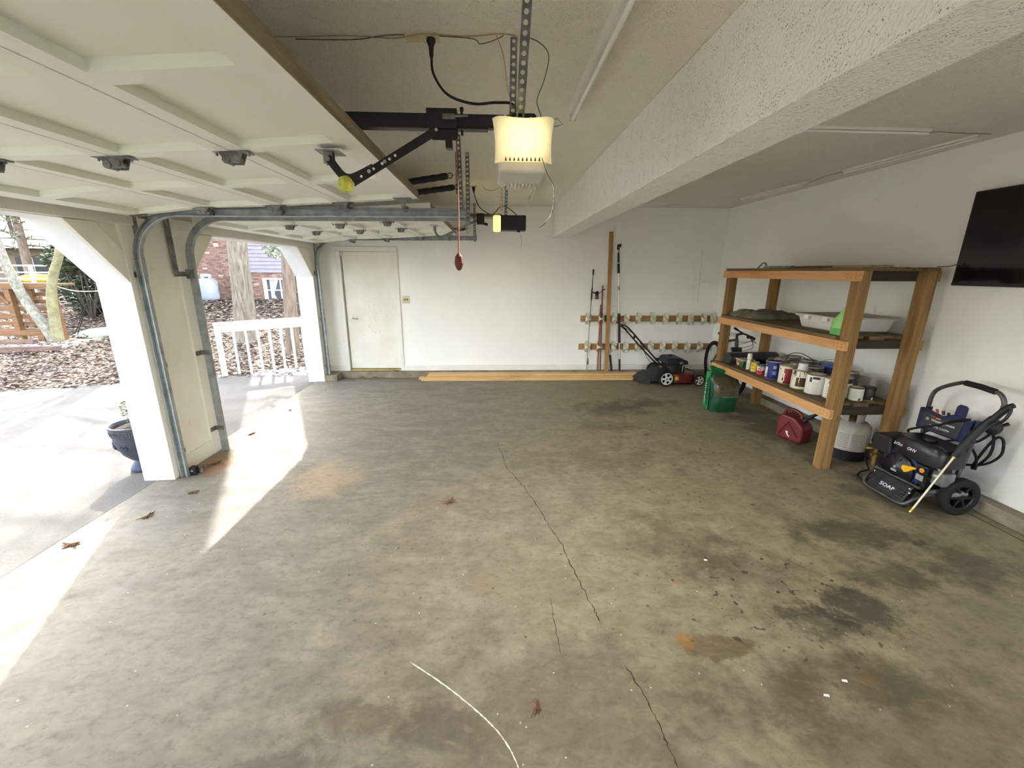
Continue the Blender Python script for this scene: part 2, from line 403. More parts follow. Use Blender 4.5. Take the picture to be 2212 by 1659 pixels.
ribbon('crack', [(.036,4.05),(.11,3.46),(.24,3.12),(.345,2.71),(.438,2.33),(.475,2.05),(.518,1.82),(.537,1.7)], .0052, .0006, CRK, .008, floor, 3)
ribbon('crack', [(.585,1.48),(.623,1.337),(.643,1.19),(.653,1.06),(.66,.9)], .0055, .0006, CRK, .005, floor, 4)
ribbon('crack', [(.30,1.9),(.30,1.72),(.305,1.52)], .004, .0006, CRK, .003, floor, 5)
ribbon('paint_scratch', catmull([(-.39,1.528),(-.22,1.411),(-.057,1.278),(.033,1.18),(.08,1.088),(.1,1.0)],5), .0055, .0006, pm('paint_scratch', rgb(222,216,204), rgb(200,194,180), scale=20), .0008, floor, 6, 3)
ribbon('control_joint', [(-1.9,4.05),(-1.0,4.06),(.1,4.06)], .006, .0005, pm('joint_dust', rgb(132,118,96), rgb(112,100,80)), .001, floor, 8, 6)
ribbon('control_joint', [(3.52,1.2),(3.52,2.4),(3.52,5.2)], .012, .0006, CRK, .001, floor, 9, 8)

# ---- walls
def wallmesh(boxes, prisms=()):
    m = MB()
    for b in boxes: m.box(*b)
    for poly, x0, x1 in prisms:      # poly in (y,z)
        M = Matrix(((0,0,1,x0),(1,0,0,0),(0,1,0,0),(0,0,0,1))); m.prism(poly, M, x1-x0)
    # inside faces (+X) get the cream paint slot
    for i, f in enumerate(m.f):
        a, b, c = (Vector(m.v[j]) for j in f[:3]); n = (b-a).cross(c-a)
        if n.length: m.m[i] = 1 if n.normalized().x > .7 else 0
    return m
O1, O2, O3_ADDED, HZ = (.62, 3.33), (3.98, 6.60), (-2.80, -.04), 2.03  # third opening is unseen, added to brighten the room
bx = [(XO,XL,YN,O3_ADDED[0],-.15,CZ), (XO,XL,O3_ADDED[1],O1[0],-.15,CZ), (XO,XL,O3_ADDED[0],O3_ADDED[1],HZ,CZ), (XO,XL,O1[1],O2[0],-.15,CZ), (XO,XL,O2[1],YB+.15,-.15,CZ),
      (XO,XL,O1[0],O1[1],HZ,CZ), (XO,XL,O2[0],O2[1],HZ,CZ)]
g = .41
pz = []
for y0, y1 in (O1, O2, O3_ADDED):
    pz += [([(y1,HZ-g),(y1,HZ),(y1-g,HZ)], XO, XL), ([(y0,HZ-g),(y0+g,HZ),(y0,HZ)], XO, XL)]
struct('wall_left', wallmesh(bx, pz), [EXTW, CREAM], 'wall with wide garage openings with cut corners')
t1 = MB()
for y0, y1 in (O1, O2, O3_ADDED):
    for s, y in ((1, y1), (-1, y0)):
        a, b = sorted((y, y+s*.13)); t1.box(XL, XL+.022, a, b, 0, 2.10)
        t1.prism([(y,HZ-g),(y,HZ-g+.22),(y-s*(g-.22),HZ),(y-s*g,HZ)] if s > 0 else [(y,HZ-g+.22),(y,HZ-g),(y+g,HZ),(y+(g-.22),HZ)],
                 Matrix(((0,0,1,XL),(1,0,0,0),(0,1,0,0),(0,0,0,1))), .02)
    t1.box(XL, XL+.03, y0-.13, y1+.13, HZ+.005, HZ+.10)
struct('trim_1', t1, CREAM, 'cream boards framing the garage openings inside', bevel=.003)
t1 = MB().box(XL, XL+.015, 3.50, 3.84, .0, .14)
struct('baseboard_left', t1, CREAM)
m = MB(); dx0, dx1, dzt = -2.385, -1.55, 2.005
for b in ((XO,dx0,YB,YB+.15,-.1,CZ), (dx1,XR+.15,YB,YB+.15,-.1,CZ), (dx0,dx1,YB,YB+.15,dzt,CZ), (dx0,dx1,YB+.1,YB+.15,-.1,dzt)): m.box(*b)
struct('wall_back', m, WALL, 'white painted back wall')
struct('wall_right', MB().box(XR, XR+.15, YN, YB, -.1, CZ), WALL, 'white painted right wall')
struct('wall_near', MB().box(XO,-.6,YN-.15,YN,-.1,CZ).box(3.5,XR+.15,YN-.15,YN,-.1,CZ).box(-.6,3.5,YN-.15,YN,2.42,CZ), WALL, 'wall behind the camera with a wide doorway added for daylight')  # doorway is unseen and added to let more daylight in
struct('ceiling', MB().box(XO-.25, XR+.3, YN-.15, YB+.3, CZ, CZ+.25), CEIL, 'speckled popcorn ceiling')
struct('ceiling_beam', MB().box(.93, 1.17, YN, YB, 2.232, CZ), BEAMM, 'textured boxed-in beam across the ceiling', bevel=.006)
m = MB().box(-2.5, 3.60, 6.80, YB, 0, .10).box(3.60, XR, YN, YB, 0, .098)
struct('trim_2', m, CURBM, 'low concrete curb along the back and right walls', bevel=.008)
struct('trim_3', MB().box(XL, -2.5, 6.60, YB, 0, .10), CURBM, 'concrete curb end block beside the far garage opening', bevel=.01)
struct('baseboard_back', MB().box(-2.72, -2.46, 6.903, YB, .10, .19).box(-1.50, XR, 6.903, YB, .10, .19), TRIMW, bevel=.003)
struct('baseboard_corner', MB().box(XL, XL+.015, 6.72, 6.92, .10, .19), TRIMW)

# ---- side door in the back wall
d = bpy.data.objects.new('door_1', None); COL.objects.link(d); d.location = (-1.97, YB, .1); d['kind'] = 'structure'; d['label'] = 'scuffed cream side door in the back wall'
DO = (-1.97, YB, .1)
def dpart(n, m, mat, parent=None, **k): return build(n, m, mat, parent=parent or d, off=DO, **k)
for x0, x1 in ((-2.462,-2.385), (-1.55,-1.497)): dpart('casing', MB().box(x0, x1, YB-.018, YB, .1, 2.005), TRIMW, bevel=.004)
dpart('casing', MB().box(-2.462, -1.497, YB-.019, YB, 2.005, 2.075), TRIMW, bevel=.004)
def scuffed():
    t = NT('scuffed_door'); t.pr(.6, 0, .3); v = t.coord()
    c = t.ramp(t.noise(v, 2.5, 5), [(.3, rgb(230,227,215)), (.7, rgb(217,212,196))])
    sp = t.n('SeparateXYZ'); t.l(v, sp.inputs[0])
    mk = t.math('MULTIPLY', t.smooth(t.noise(t.coord((3,3,1)), 16, 5, .7), .60, .70), t.math('MULTIPLY', t.smooth(sp.outputs['Z'], .35, .7), t.smooth(sp.outputs['Z'], 1.15, 1.55, 1, 0)))
    ax = t.math('ABSOLUTE', t.math('ADD', sp.outputs['X'], -.02)); mk = t.math('MULTIPLY', mk, t.smooth(ax, .08, .3, 1, 0))
    c = t.mix(t.math('MULTIPLY', mk, .7), c, rgb(120,112,94)); c = t.mix(t.math('MULTIPLY', t.smooth(t.noise(v, 60, 2), .7, .76), .6), c, rgb(130,120,100))
    t.base(c); return t.mat
leaf = dpart('door_leaf', MB().box(-2.368, -1.556, YB+.03, YB+.07, .135, 2.0), scuffed(), bevel=.003)
dpart('threshold', MB().box(-2.385, -1.55, YB-.03, YB+.07, .1, .128), pm('brass_sill', rgb(190,166,110), rgb(160,138,90), rough=.4, metal=.4), bevel=.004)
lm = MB().cyl((-2.30,YB+.03,.97), (-2.30,YB+.018,.97), .028, n=20).cyl((-2.30,YB+.02,.97), (-2.30,YB-.03,.97), .01).tube(catmull([(-2.30,YB-.03,.97),(-2.27,YB-.032,.973),(-2.22,YB-.03,.962),(-2.185,YB-.028,.965)]), [.010]*19, 8)
dpart('lever_handle', lm, CHROME, parent=leaf, smooth=True)
dpart('barrel_latch', MB().box(-2.378, -2.35, YB-.01, YB+.032, 1.935, 1.985).cyl((-2.364,YB-.012,1.93), (-2.364,YB-.012,1.995), .006), TRIMW, bevel=.002)

# ---- switch plate, wall pull cord
t = Thing('light_switch', 'yellowed double switch plate on the wall beside the door', 'switch', (-1.403, YB, 1.27))
t.part('plate', MB().box(-1.46, -1.346, YB-.007, YB, 1.212, 1.328), OLDIV, bevel=.003)
for x in (-1.425, -1.381): t.part('toggle', MB().box(x-.006, x+.006, YB-.022, YB-.006, 1.262, 1.286), pm('dark_toggle', rgb(92,78,50), rgb(70,58,38)), bevel=.002)
t = Thing('pull_cord', 'thin pale pull cord hanging from a small plate on the back wall', 'cord', (3.37, YB, 2.03))
t.part('plate', MB().box(3.352, 3.382, YB-.008, YB, 2.0, 2.055), TRIMW, bevel=.002)
t.part('cord', MB().tube(catmull([(3.367,YB-.01,2.0),(3.372,YB-.006,1.7),(3.386,YB-.006,1.25)]), .0018, 5), WIRE)
t.part('pull_knob', MB().lathe([(.002,.03),(.006,.02),(.009,.0),(.005,-.012),(0,-.014)], 10, Matrix.Translation((3.389,YB-.008,1.235))), TRIMW, smooth=True)

# ================================================================== garage doors, tracks
def weather(name):
    t = NT(name); t.pr(.65, 0, .3); v = t.coord()
    c = t.ramp(t.noise(v, 1.6, 5), [(.3, rgb(238,240,231)), (.7, rgb(229,230,217))])
    c = t.mix(t.smooth(t.noise(t.coord((2,.5,2)), 14, 5, .7), .66, .78, 0, .4), c, rgb(176,158,122))
    t.base(c); t.bump(t.noise(t.coord((8,.6,8)), 10, 3), .08, .003); return t.mat
GDOOR = weather('garage_door_paint')
RAWEDGE = wood('raw_door_edge', rgb(118,104,82), rgb(142,128,104), rgb(160,146,122), 'Y', rough=.85)
def hinge_mesh(x, y, z, M=None):
    m = MB(); m.box(x-.075, x+.075, y-.026, y+.026, z-.004, z)
    m.prism([(-.05,0),(.05,0),(.03,-.044),(-.022,-.044)], frame((x,y+.02,z), (1,0,0), (0,0,1)), .004)
    m.prism([(-.05,0),(.05,0),(.03,-.044),(-.022,-.044)], frame((x,y-.016,z), (1,0,0), (0,0,1)), .004)
    m.cyl((x-.02,y-.026,z-.032), (x-.02,y+.026,z-.032), .015, n=10); m.cyl((x+.022,y-.024,z-.026), (x+.022,y+.024,z-.026), .012, n=10)
    for s_ in (-1,1): m.cyl((x+s_*.066,y,z-.003), (x+s_*.066,y,z-.014), .005, n=6)
    return m
def garage_door(y0, y1, label, sag, hinge_y):
    seams = [(-.545,2.228+sag), (-1.085,2.192+sag), (-1.565,2.165+sag), (-2.07,2.148+sag), (-2.595,2.086+sag)]
    t = Thing('garage_door', label, 'garage door', ((seams[0][0]+seams[-1][0])/2, (y0+y1)/2, 2.1))
    W = y1-y0; st = .075; nb = 4; cell = (W-st)/nb
    for i in range(4):
        (xa, za), (xb, zb) = seams[i], seams[i+1]
        A = Vector((xa,0,za)); B = Vector((xb,0,zb)); dv = (B-A).normalized(); L = (B-A).length-.006
        nrm = Vector((0,1,0)).cross(dv); nrm = nrm if nrm.z > 0 else -nrm       # up, away from the inside face
        def P(u, y, h): return A+dv*u+Vector((0,y,0))+nrm*h
        def slab(m, u0, u1, ya, yb, h0, h1):
            vs = [P(u,y,h) for h in (h0,h1) for u,y in ((u0,ya),(u1,ya),(u1,yb),(u0,yb))]
            m.add(vs, [(0,3,2,1),(4,5,6,7),(0,1,5,4),(1,2,6,5),(2,3,7,6),(3,0,4,7)])
        r0_, r1_ = (.105 if i == 0 else .06), (.10 if i == 3 else .06)
        sec = MB(); slab(sec, 0, r0_, y0, y1, 0, .056); slab(sec, L-r1_, L, y0, y1, 0, .056)
        for k in range(nb+1): slab(sec, r0_, L-r1_, y0+k*cell, y0+k*cell+st, 0, .056)
        if i == 0:
            sec.mi = 1; slab(sec, -.004, 0, y0, y1, 0, .058); sec.mi = 0
        so_ = t.part('door_section', sec, [GDOOR, RAWEDGE])
        for k in range(nb):
            pn = MB(); slab(pn, r0_-.005, L-r1_+.005, y0+k*cell+st-.005, y0+(k+1)*cell+.005, .032, .040)
            t.part('panel', pn, GDOOR, parent=so_)
        if i < 3:
            for hy in hinge_y: t.part('hinge', hinge_mesh(B.x, hy, B.z), STEEL)
            rh = hinge_mesh(B.x, y1-.04, B.z); rh.cyl((B.x,y1-.05,B.z-.03), (B.x,y1+.05,B.z-.03), .005, n=8).cyl((B.x,y1+.035,B.z-.03), (B.x,y1+.055,B.z-.03), .022, n=12)
            t.part('roller_hinge', rh, STEEL)
    # top and bottom roller brackets on the far edge
    m = MB(); x, z = -.65, seams[0][1]-.008
    m.box(x-.06, x+.06, y1-.09, y1-.02, z-.004, z); m.bar((x-.03,y1-.05,z), (x,y1-.05,z-.06), .012, .004, (0,1,0)).bar((x+.03,y1-.05,z), (x,y1-.05,z-.06), .012, .004, (0,1,0))
    m.cyl((x,y1-.06,z-.055), (x,y1+.05,z-.055), .005, n=8).cyl((x,y1+.035,z-.055), (x,y1+.055,z-.055), .022, n=12)
    t.part('roller_bracket', m, STEEL)
    m = MB(); x, z = -2.52, seams[4][1]+.004; m.box(x-.06, x+.05, y1-.05, y1+.0, z-.006, z); m.cyl((x,y1-.06,z-.012), (x,y1+.06,z-.012), .009, n=8)
    t.part('roller_bracket', m, STEEL)
    return t
gd1 = garage_door(.60, 3.345, 'open white paneled garage door nearest the camera, raised under the ceiling', 0.0, (1.99,))
gd2 = garage_door(3.97, 6.62, 'open white paneled garage door farther away, above the railing view', .012, (4.63, 5.30))

def track(label, y, s, hx1, zz, extra=True, x_v=-2.648, name='door_track'):
    """s = +1: channel opens towards -Y (door lies at smaller Y); -1 the other way"""
    t = Thing(name, label, 'track', (x_v, y, 0))
    R_ = .34; path = [(x_v, .0), (x_v, zz-R_-.35), (x_v, zz-R_)]
    for k in range(1, 10):
        a = math.pi/2*k/10; path.append((x_v+R_-R_*math.cos(a), zz-R_+R_*math.sin(a)))
    path += [(x_v+R_, zz), (hx1, zz+.018)]
    hh = .026
    def sweep(pth):
        rings = []
        for i, (px, pz_) in enumerate(pth):
            a = pth[max(i-1,0)]; b = pth[min(i+1,len(pth)-1)]; tx, tz = b[0]-a[0], b[1]-a[1]; l_ = math.hypot(tx,tz); nx, nz = -tz/l_, tx/l_
            prof = [(-hh,0),(-hh,.034),(-hh+.006,.036),(-hh+.006,.004),(hh-.006,.004),(hh-.006,.036),(hh,.034),(hh,0)]
            rings.append([Vector((px+nx*u, y-s*(v_), pz_+nz*u)) for u, v_ in prof])
        return MB().extrude(rings, pth)
    t.part('vertical_track', sweep(path[:3]), GALV, bevel=0)
    t.part('curved_track', sweep(path[2:13]), GALV, smooth=True)
    t.part('horizontal_track', sweep(path[12:]), GALV)
    if extra:
        m = MB().box(x_v+R_-.3, hx1, y, y+.003, zz+.026, zz+.055) if s > 0 else MB().box(x_v+R_-.3, hx1, y-.003, y, zz+.026, zz+.055)
        t.part('angle_iron', m, GALV)
    # flag bracket at the curve, jamb brackets lower down
    fb = MB().box(XL+.022, XL+.026, y-.03, y+.10, 1.66, 1.70).box(XL+.022, XL+.026, y+s*.05, y+s*.10, 1.66, zz+.06) if s > 0 else MB().box(XL+.022, XL+.026, y-.12, y+.03, 1.66, 1.70).box(XL+.022, XL+.026, y-.14, y-.09, 1.66, zz+.06)
    fb.box(XL+.022, x_v+.02, y-.003 if s > 0 else y, y if s > 0 else y+.003, 1.64, 1.72)
    t.part('flag_bracket', fb, STEEL)
    for bz in (.24, .98):
        m = MB().box(XL+.022, x_v+.03, y-.002, y+.002, bz-.02, bz+.02).box(XL+.022, XL+.026, min(y,y+s*.07), max(y,y+s*.07), bz-.02, bz+.02)
        t.part('jamb_bracket', m, STEEL)
    return t
tr1 = track('galvanized far track of the nearest garage door, curving from the pillar', 3.40, 1, -.20, 2.118)
tr2 = track('galvanized near track of the farther garage door, on the pillar by the second opening', 3.925, -1, -.205, 2.150)
tr3 = track('galvanized far track of the farther garage door, beside the side door', 6.675, 1, -.245, 2.172)
# hangers: perforated angle irons from ceiling to track ends
def hanger(t, x, y, z0, lean=0.0, n=''):
    m = MB().perf((x,y,z0), (x+lean,y+.05,CZ), (1,0,0), .032).perf((x+.016,y,z0), (x+.016+lean,y+.05,CZ), (0,1,0), .032)
    t.part('perforated_hanger', m, STEEL)
hanger(tr1, -.235, 3.42, 2.10, -.02); hanger(tr2, -.215, 3.90, 2.13, .0); hanger(tr3, -.275, 6.69, 2.15)
tr2.part('perforated_hanger', MB().perf((-.30,3.92,2.36), (-.30,3.94,CZ), (1,0,0), .032), STEEL)
tr3.part('end_plate', MB().box(-.255, -.245, 6.60, 6.69, 2.165, 2.235), STEEL)
# small floor-level photo eye and scrap on the first track
t = Thing('photo_eye', 'small black sensor on the floor at the foot of the pillar track', 'sensor', (-2.60, 3.42, 0))
t.part('sensor_body', MB().box(-2.625, -2.575, 3.40, 3.45, .0, .075), BLACKP, bevel=.008)
t.part('bracket', MB().box(-2.64, -2.55, 3.452, 3.456, .0, .05).box(-2.60, -2.595, 3.45, 3.58, .01, .03), STEEL)
t.part('indicator', MB().cyl((-2.6,3.40,.045), (-2.6,3.394,.045), .010, n=10), pm('grey_lens', rgb(120,120,118)))
# extension springs
def spring(label, x0, y0, z0, x1, y1, z1):
    t = Thing('extension_spring', label, 'spring', (x0, y0, z0), 'black extension springs over the doors')
    A = Vector((x0,y0,z0)); B = Vector((x1,y1,z1)); n = 34
    pts = [A.lerp(B, i/n)-Vector((0,0,.015*math.sin(math.pi*i/n))) for i in range(n+1)]
    t.part('coil', MB().tube(pts, [.026 if i % 2 else .0225 for i in range(n+1)], 10), BLACKM, smooth=True)
    e = B+(B-A).normalized()*.02
    t.part('hook', MB().tube([e+Vector((.018*math.cos(a), 0, .018*math.sin(a))) for a in [2*math.pi*k/14 for k in range(14)]], .0035, 6, closed=True), BLACKM)
    t.part('cable', MB().tube([B, e, (-.28, y1, min(z1+.01, 2.6))], .002, 5), STEEL)
spring('black extension spring above the near door end, upper of the two', -1.55, 3.47, 2.262, -.34, 3.47, 2.41)
spring('black extension spring above the near door end, lower of the two', -1.5, 3.88, 2.285, -.325, 3.88, 2.405)
spring('black extension spring behind the farther door arm', -1.5, 6.72, 2.26, -.42, 6.72, 2.335)

# ================================================================== door openers
GLOW = NT('lamp_lens'); GLOW.pr(.4); GLOW.base(rgb(206,190,158))
_sp = GLOW.n('SeparateXYZ'); GLOW.l(GLOW.coord(), _sp.inputs[0])
GLOW.b.inputs['Emission Color'].default_value = (1.0, .86, .40, 1); GLOW.b.inputs['Emission Strength'].default_value = .22
GLOW2 = NT('amber_lens'); GLOW2.pr(.4); GLOW2.base(rgb(250,220,80))
GLOW2.b.inputs['Emission Color'].default_value = (1.0, .68, .10, 1); GLOW2.b.inputs['Emission Strength'].default_value = .9
OY = 2.0
op = Thing('garage_door_opener', 'white garage door opener with lit lens and black rail hanging near the camera', 'door opener', (.13, OY+.05, 2.69))
hs_ = MB()
# housing: rounded trapezoid body behind the lens
def taper(m, z0, z1, x0, x1, y0, y1, k=.0):
    vs = []
    for z, e in ((z0, k), (z1, 0)):
        vs += [(x0+e,y0+e,z),(x1-e,y0+e,z),(x1-e,y1-e,z),(x0+e,y1-e,z)]
    m.add(vs, [(0,3,2,1),(4,5,6,7),(0,1,5,4),(1,2,6,5),(2,3,7,6),(3,0,4,7)])
taper(hs_, 2.128, 2.325, .008, .252, 1.955, 2.30, .018)
op.part('housing', hs_, pm('opener_housing', rgb(206,200,190), rgb(188,182,172), rough=.5), bevel=.012, seg=3)
# lens: concave-topped, bulging front cover
lv = []; lf = []; nx_, nz_ = 16, 10
for j in range(nz_+1):
    v = j/nz_
    for i in range(nx_+1):
        u = i/nx_; x = .0+.26*u; wst = .012*(1-v)*(1 if u > .5 else -1)*abs(2*u-1)
        top = 2.335-.018*(1-(2*u-1)**2); z = 2.16+(top-2.16)*v
        y = 1.955-.062*(1-(2*u-1)**4)*(.35+.65*(1-(1-v)**3)) if True else 0
        y = 1.955-.07*(1-(2*u-1)**6)*min(1, .45+v*1.3)+.02*v*v
        x = .13+(x-.13)*(1-.07*(1-v)-.05*math.sin(v*math.pi))
        lv.append((x,y,z))
for j in range(nz_):
    for i in range(nx_): lf.append((j*(nx_+1)+i, j*(nx_+1)+i+1, (j+1)*(nx_+1)+i+1, (j+1)*(nx_+1)+i))
lens = op.part('lamp_lens', MB().add(lv, lf), GLOW.mat, smooth=True, label='glowing warm white lens cover')
so_m = lens.modifiers.new('thick', 'SOLIDIFY'); so_m.thickness = .004
vm = MB()
for k in range(9):
    x = .055+k*.0175; vm.prism([(-.004,0),(.004,0),(.0,.016)], frame((x,1.9215,2.164), (1,0,0), (0,-.3,1)), .007)
op.part('vent_slots', vm, pm('slot_dark', rgb(96,40,16), rgb(60,26,12)))
vb = MB()
for k in range(9): vb.box(.05+k*.018, .062+k*.018, 2.20, 2.29, 2.118, 2.132)
op.part('bottom_vents', vb, pm('vent_pale', rgb(210,204,190)), bevel=.003)
pl = MB().prism([(-.065,0),(.085,0),(.085,.02),(.055,.052),(-.03,.052),(-.065,.03)], frame((.125,2.03,2.318), (1,0,0), (0,0,1)), .012)
op.part('top_bracket', pl, BLACKM)
for x in (.075,.10,.165,.19): op.part('bolt', MB().cyl((x,2.018,2.35), (x,2.012,2.35), .006, n=8), CHROME)
op.part('wire_bail', MB().tube([(.235,2.0,2.33),(.275,1.99,2.345),(.30,2.0,2.325),(.265,2.01,2.318)], .0018, 5), STEEL)
op.part('hanger_strap', MB().perf((.118,2.01,2.345), (.125,1.70,CZ), (1,0,0), .034, pitch=.03).perf((.134,2.01,2.345), (.141,1.70,CZ), (0,1,0), .03, pitch=.03), STEEL)
op.part('hanger_strap', MB().perf((.09,2.09,2.33), (.095,2.12,CZ), (1,0,0), .03, pitch=.03), STEEL)
op.part('motor_cap', MB().lathe([(.028,0),(.03,.04),(.022,.06),(0,.062)], 16, Matrix.Translation((.085,2.10,2.325))), BRASS, smooth=True)
rl = MB().box(-2.62, .05, 1.985, 2.015, 2.300, 2.352).box(-2.62, -.02, 1.978, 2.022, 2.294, 2.302)
rail = op.part('rail', rl, BLACKM, bevel=.003)
tm = MB().box(-.272, -.147, 1.968, 2.03, 2.292, 2.366).prism([(-.06,0),(.06,0),(.062,.03),(.05,.042),(-.045,.042),(-.062,.03)], frame((-.205,1.975,2.292), (1,0,0), (0,0,-1)), .006)
tm.box(-.198, -.170, 1.978, 2.02, 2.222, 2.255)
tro = op.part('trolley', tm, BLACKM, bevel=.002)
op.part('rail_clip', MB().box(-.205, -.155, 1.962, 1.968, 2.325, 2.345).cyl((-.16,1.96,2.335), (-.10,1.96,2.338), .005, n=8), STEEL, parent=tro)
op.part('bolt', MB().cyl((-.232,1.975,2.284), (-.232,1.958,2.284), .007, n=10), CHROME, parent=tro)
op.part('rail_bolt', MB().cyl((-.128,2.0,2.37), (-.128,2.0,2.275), .005, n=8).cyl((-.128,2.0,2.38), (-.128,2.0,2.366), .008, n=6), BLACKM)
am = MB().bar((-.232,1.97,2.284), (-.598,1.97,2.078), .006, .034, (0,0,1))
arm = op.part('straight_arm', am, BLACKM, bevel=.002)
cp = catmull([(-.688,1.964,2.176),(-.665,1.964,2.145),(-.635,1.964,2.108),(-.605,1.964,2.096),(-.57,1.964,2.105),(-.50,1.964,2.138)], 6)
cm = MB(); rings = []
for i, p in enumerate(cp):
    a = cp[max(i-1,0)]; b = cp[min(i+1,len(cp)-1)]; tv = (b-a).normalized(); n_ = Vector((-tv.z,0,tv.x))
    rings.append([p+n_*.016+Vector((0,.003,0)), p+n_*.016-Vector((0,.003,0)), p-n_*.016-Vector((0,.003,0)), p-n_*.016+Vector((0,.003,0))])
op.part('curved_arm', cm.extrude(rings, cp), BLACKM, smooth=False)
for k, (q, c) in enumerate(((.30,0),(.40,0),(.48,1),(.53,0),(.68,0),(.76,1),(.90,0))):
    p = Vector((-.232,1.964,2.284)).lerp(Vector((-.598,1.964,2.078)), .28+.68*q*.98)
    op.part('arm_bolt' if c else 'arm_hole', MB().cyl(p, p-Vector((0,.006 if c else .0035,0)), .008 if c else .0055, n=10), CHROME if c else PRINT_W, parent=arm)
bk = MB().box(-.73, -.635, 1.945, 2.04, 2.196, 2.20).box(-.705, -.668, 1.962, 1.968, 2.15, 2.20).box(-.705, -.668, 1.99, 1.996, 2.15, 2.20).cyl((-.687,1.955,2.168), (-.687,2.0,2.168), .010, n=10)
op.part('door_bracket', bk, STEEL)
op.part('release_cord', MB().tube(catmull([(-.152,1.985,2.255),(-.15,1.985,2.0),(-.155,1.985,1.79)]), .0028, 6), RED_C)
op.part('release_handle', MB().lathe([(.004,.045),(.016,.03),(.020,.0),(.014,-.02),(.006,-.03),(0,-.031)], 8, Matrix.Translation((-.155,1.985,1.752)) @ Matrix.Diagonal((1,.6,1,1))), pm('red_handle', rgb(98,38,33), rgb(78,30,26)))
_ln = GLOW.n('VectorMath', operation='DISTANCE'); GLOW.l(GLOW.coord(), _ln.inputs[0]); _ln.inputs[1].default_value = (.0,-.16,-.445)
GLOW.l(GLOW.smooth(_ln.outputs['Value'], .02, .15, .34, .09), GLOW.b.inputs['Emission Strength'])      # the bulb sits behind the middle of the diffuser
lamp = bpy.data.lights.new('opener_bulb', 'AREA'); lamp.energy = 10; lamp.color = (1, .92, .78); lamp.shape = 'RECTANGLE'; lamp.size = .16; lamp.size_y = .1
lo = bpy.data.objects.new('opener_bulb', lamp); COL.objects.link(lo); lo.location = (.13, 2.14, 2.112)
# tennis ball
t = Thing('tennis_ball', 'worn yellow tennis ball stuck on the elbow of the opener arm', 'ball', (-.622, 1.965, 2.072))
t.part('felt', MB().sphere((-.622,1.965,2.072), .0335, 20, 14), pm('tennis_felt', rgb(206,204,92), rgb(160,156,58), scale=40, rough=.95, bump=.4, bscale=200), smooth=True)
sm_ = []
for k in range(40):
    a = 2*math.pi*k/40; q = Vector((math.cos(a)+.35*math.cos(3*a), math.sin(a)-.35*math.sin(3*a), 1.1*math.sin(2*a)*.8)).normalized()*.0338
    sm_.append(Vector((-.622,1.965,2.072))+q)
t.part('seam', MB().tube(sm_, .0011, 4, closed=True), pm('ball_seam', rgb(226,224,196)))

# ceiling receptacle, power cord, low-voltage wires
t = Thing('ceiling_outlet', 'yellowed outlet plate on the ceiling feeding the near opener', 'outlet', (-.298, 2.14, CZ))
t.part('plate', MB().box(-.37, -.226, 2.105, 2.178, CZ-.006, CZ), OLDIV, bevel=.002)
t.part('socket', MB().cyl((-.33,2.14,CZ-.006), (-.33,2.14,CZ-.010), .017, n=16), OLDIV)
t = Thing('power_cord', 'thick black power cord with plug drooping to the near opener', 'power cord', (-.262, 2.14, CZ))
t.part('plug', MB().lathe([(.019,0),(.019,.012),(.011,.03),(.009,.06),(.005,.075)], 12, rotM('X', math.pi, (-.262,2.14,CZ-.006))), BLACKP, smooth=True)
t.part('cable', MB().tube(catmull([(-.262,2.14,CZ-.075),(-.252,2.11,CZ-.15),(-.19,2.07,CZ-.24),(-.08,2.06,CZ-.275),(.02,2.07,CZ-.265),(.10,2.12,CZ-.26),(.13,2.15,2.34)]), .0055, 8), BLACKP, smooth=True)
def wire(label, pts, r=.0022, mat=WIRE, name='bell_wire', cat='wire'):
    return single(name, MB().tube(catmull(pts, 6), r, 6), mat, label, cat, tuple(pts[0]), smooth=True)
zc = CZ-.004
wire('pale twin bell wire stapled across the ceiling past the outlet', [(-1.3,2.15,zc),(-.95,2.165,zc),(-.62,2.14,zc),(-.42,2.15,zc),(-.3,2.10,zc-.004),(-.1,2.115,zc),(.03,2.09,zc),(.1,2.1,zc)])
wire('brown bell wire looping beside the outlet plate', [(-.85,2.18,zc),(-.6,2.17,zc),(-.4,2.12,zc),(-.1,2.13,zc),(-.05,2.13,zc-.02),(.02,2.11,zc-.01),(.05,2.1,zc)], .002, WIREB)
wire('thin wire hanging from the ceiling down the left side of the hanger', [(.02,2.1,zc),(.05,2.08,2.6),(.065,2.05,2.48),(.09,2.04,2.38)], .0016)
wire('brown antenna wire arcing right of the hanger strap', [(.13,2.1,zc),(.2,2.08,zc-.03),(.24,2.06,2.60),(.22,2.04,2.50),(.19,2.02,2.42),(.205,2.0,2.36),(.2,1.95,2.335)], .002, WIREB)
wire('long thin wire dangling below the lit opener', [(.205,1.915,2.175),(.23,1.93,2.12),(.262,1.95,2.07),(.262,1.96,1.98),(.235,1.96,1.93),(.205,1.95,1.905)], .0014, pm('dark_wire', rgb(44,36,28), rgb(34,28,22)))

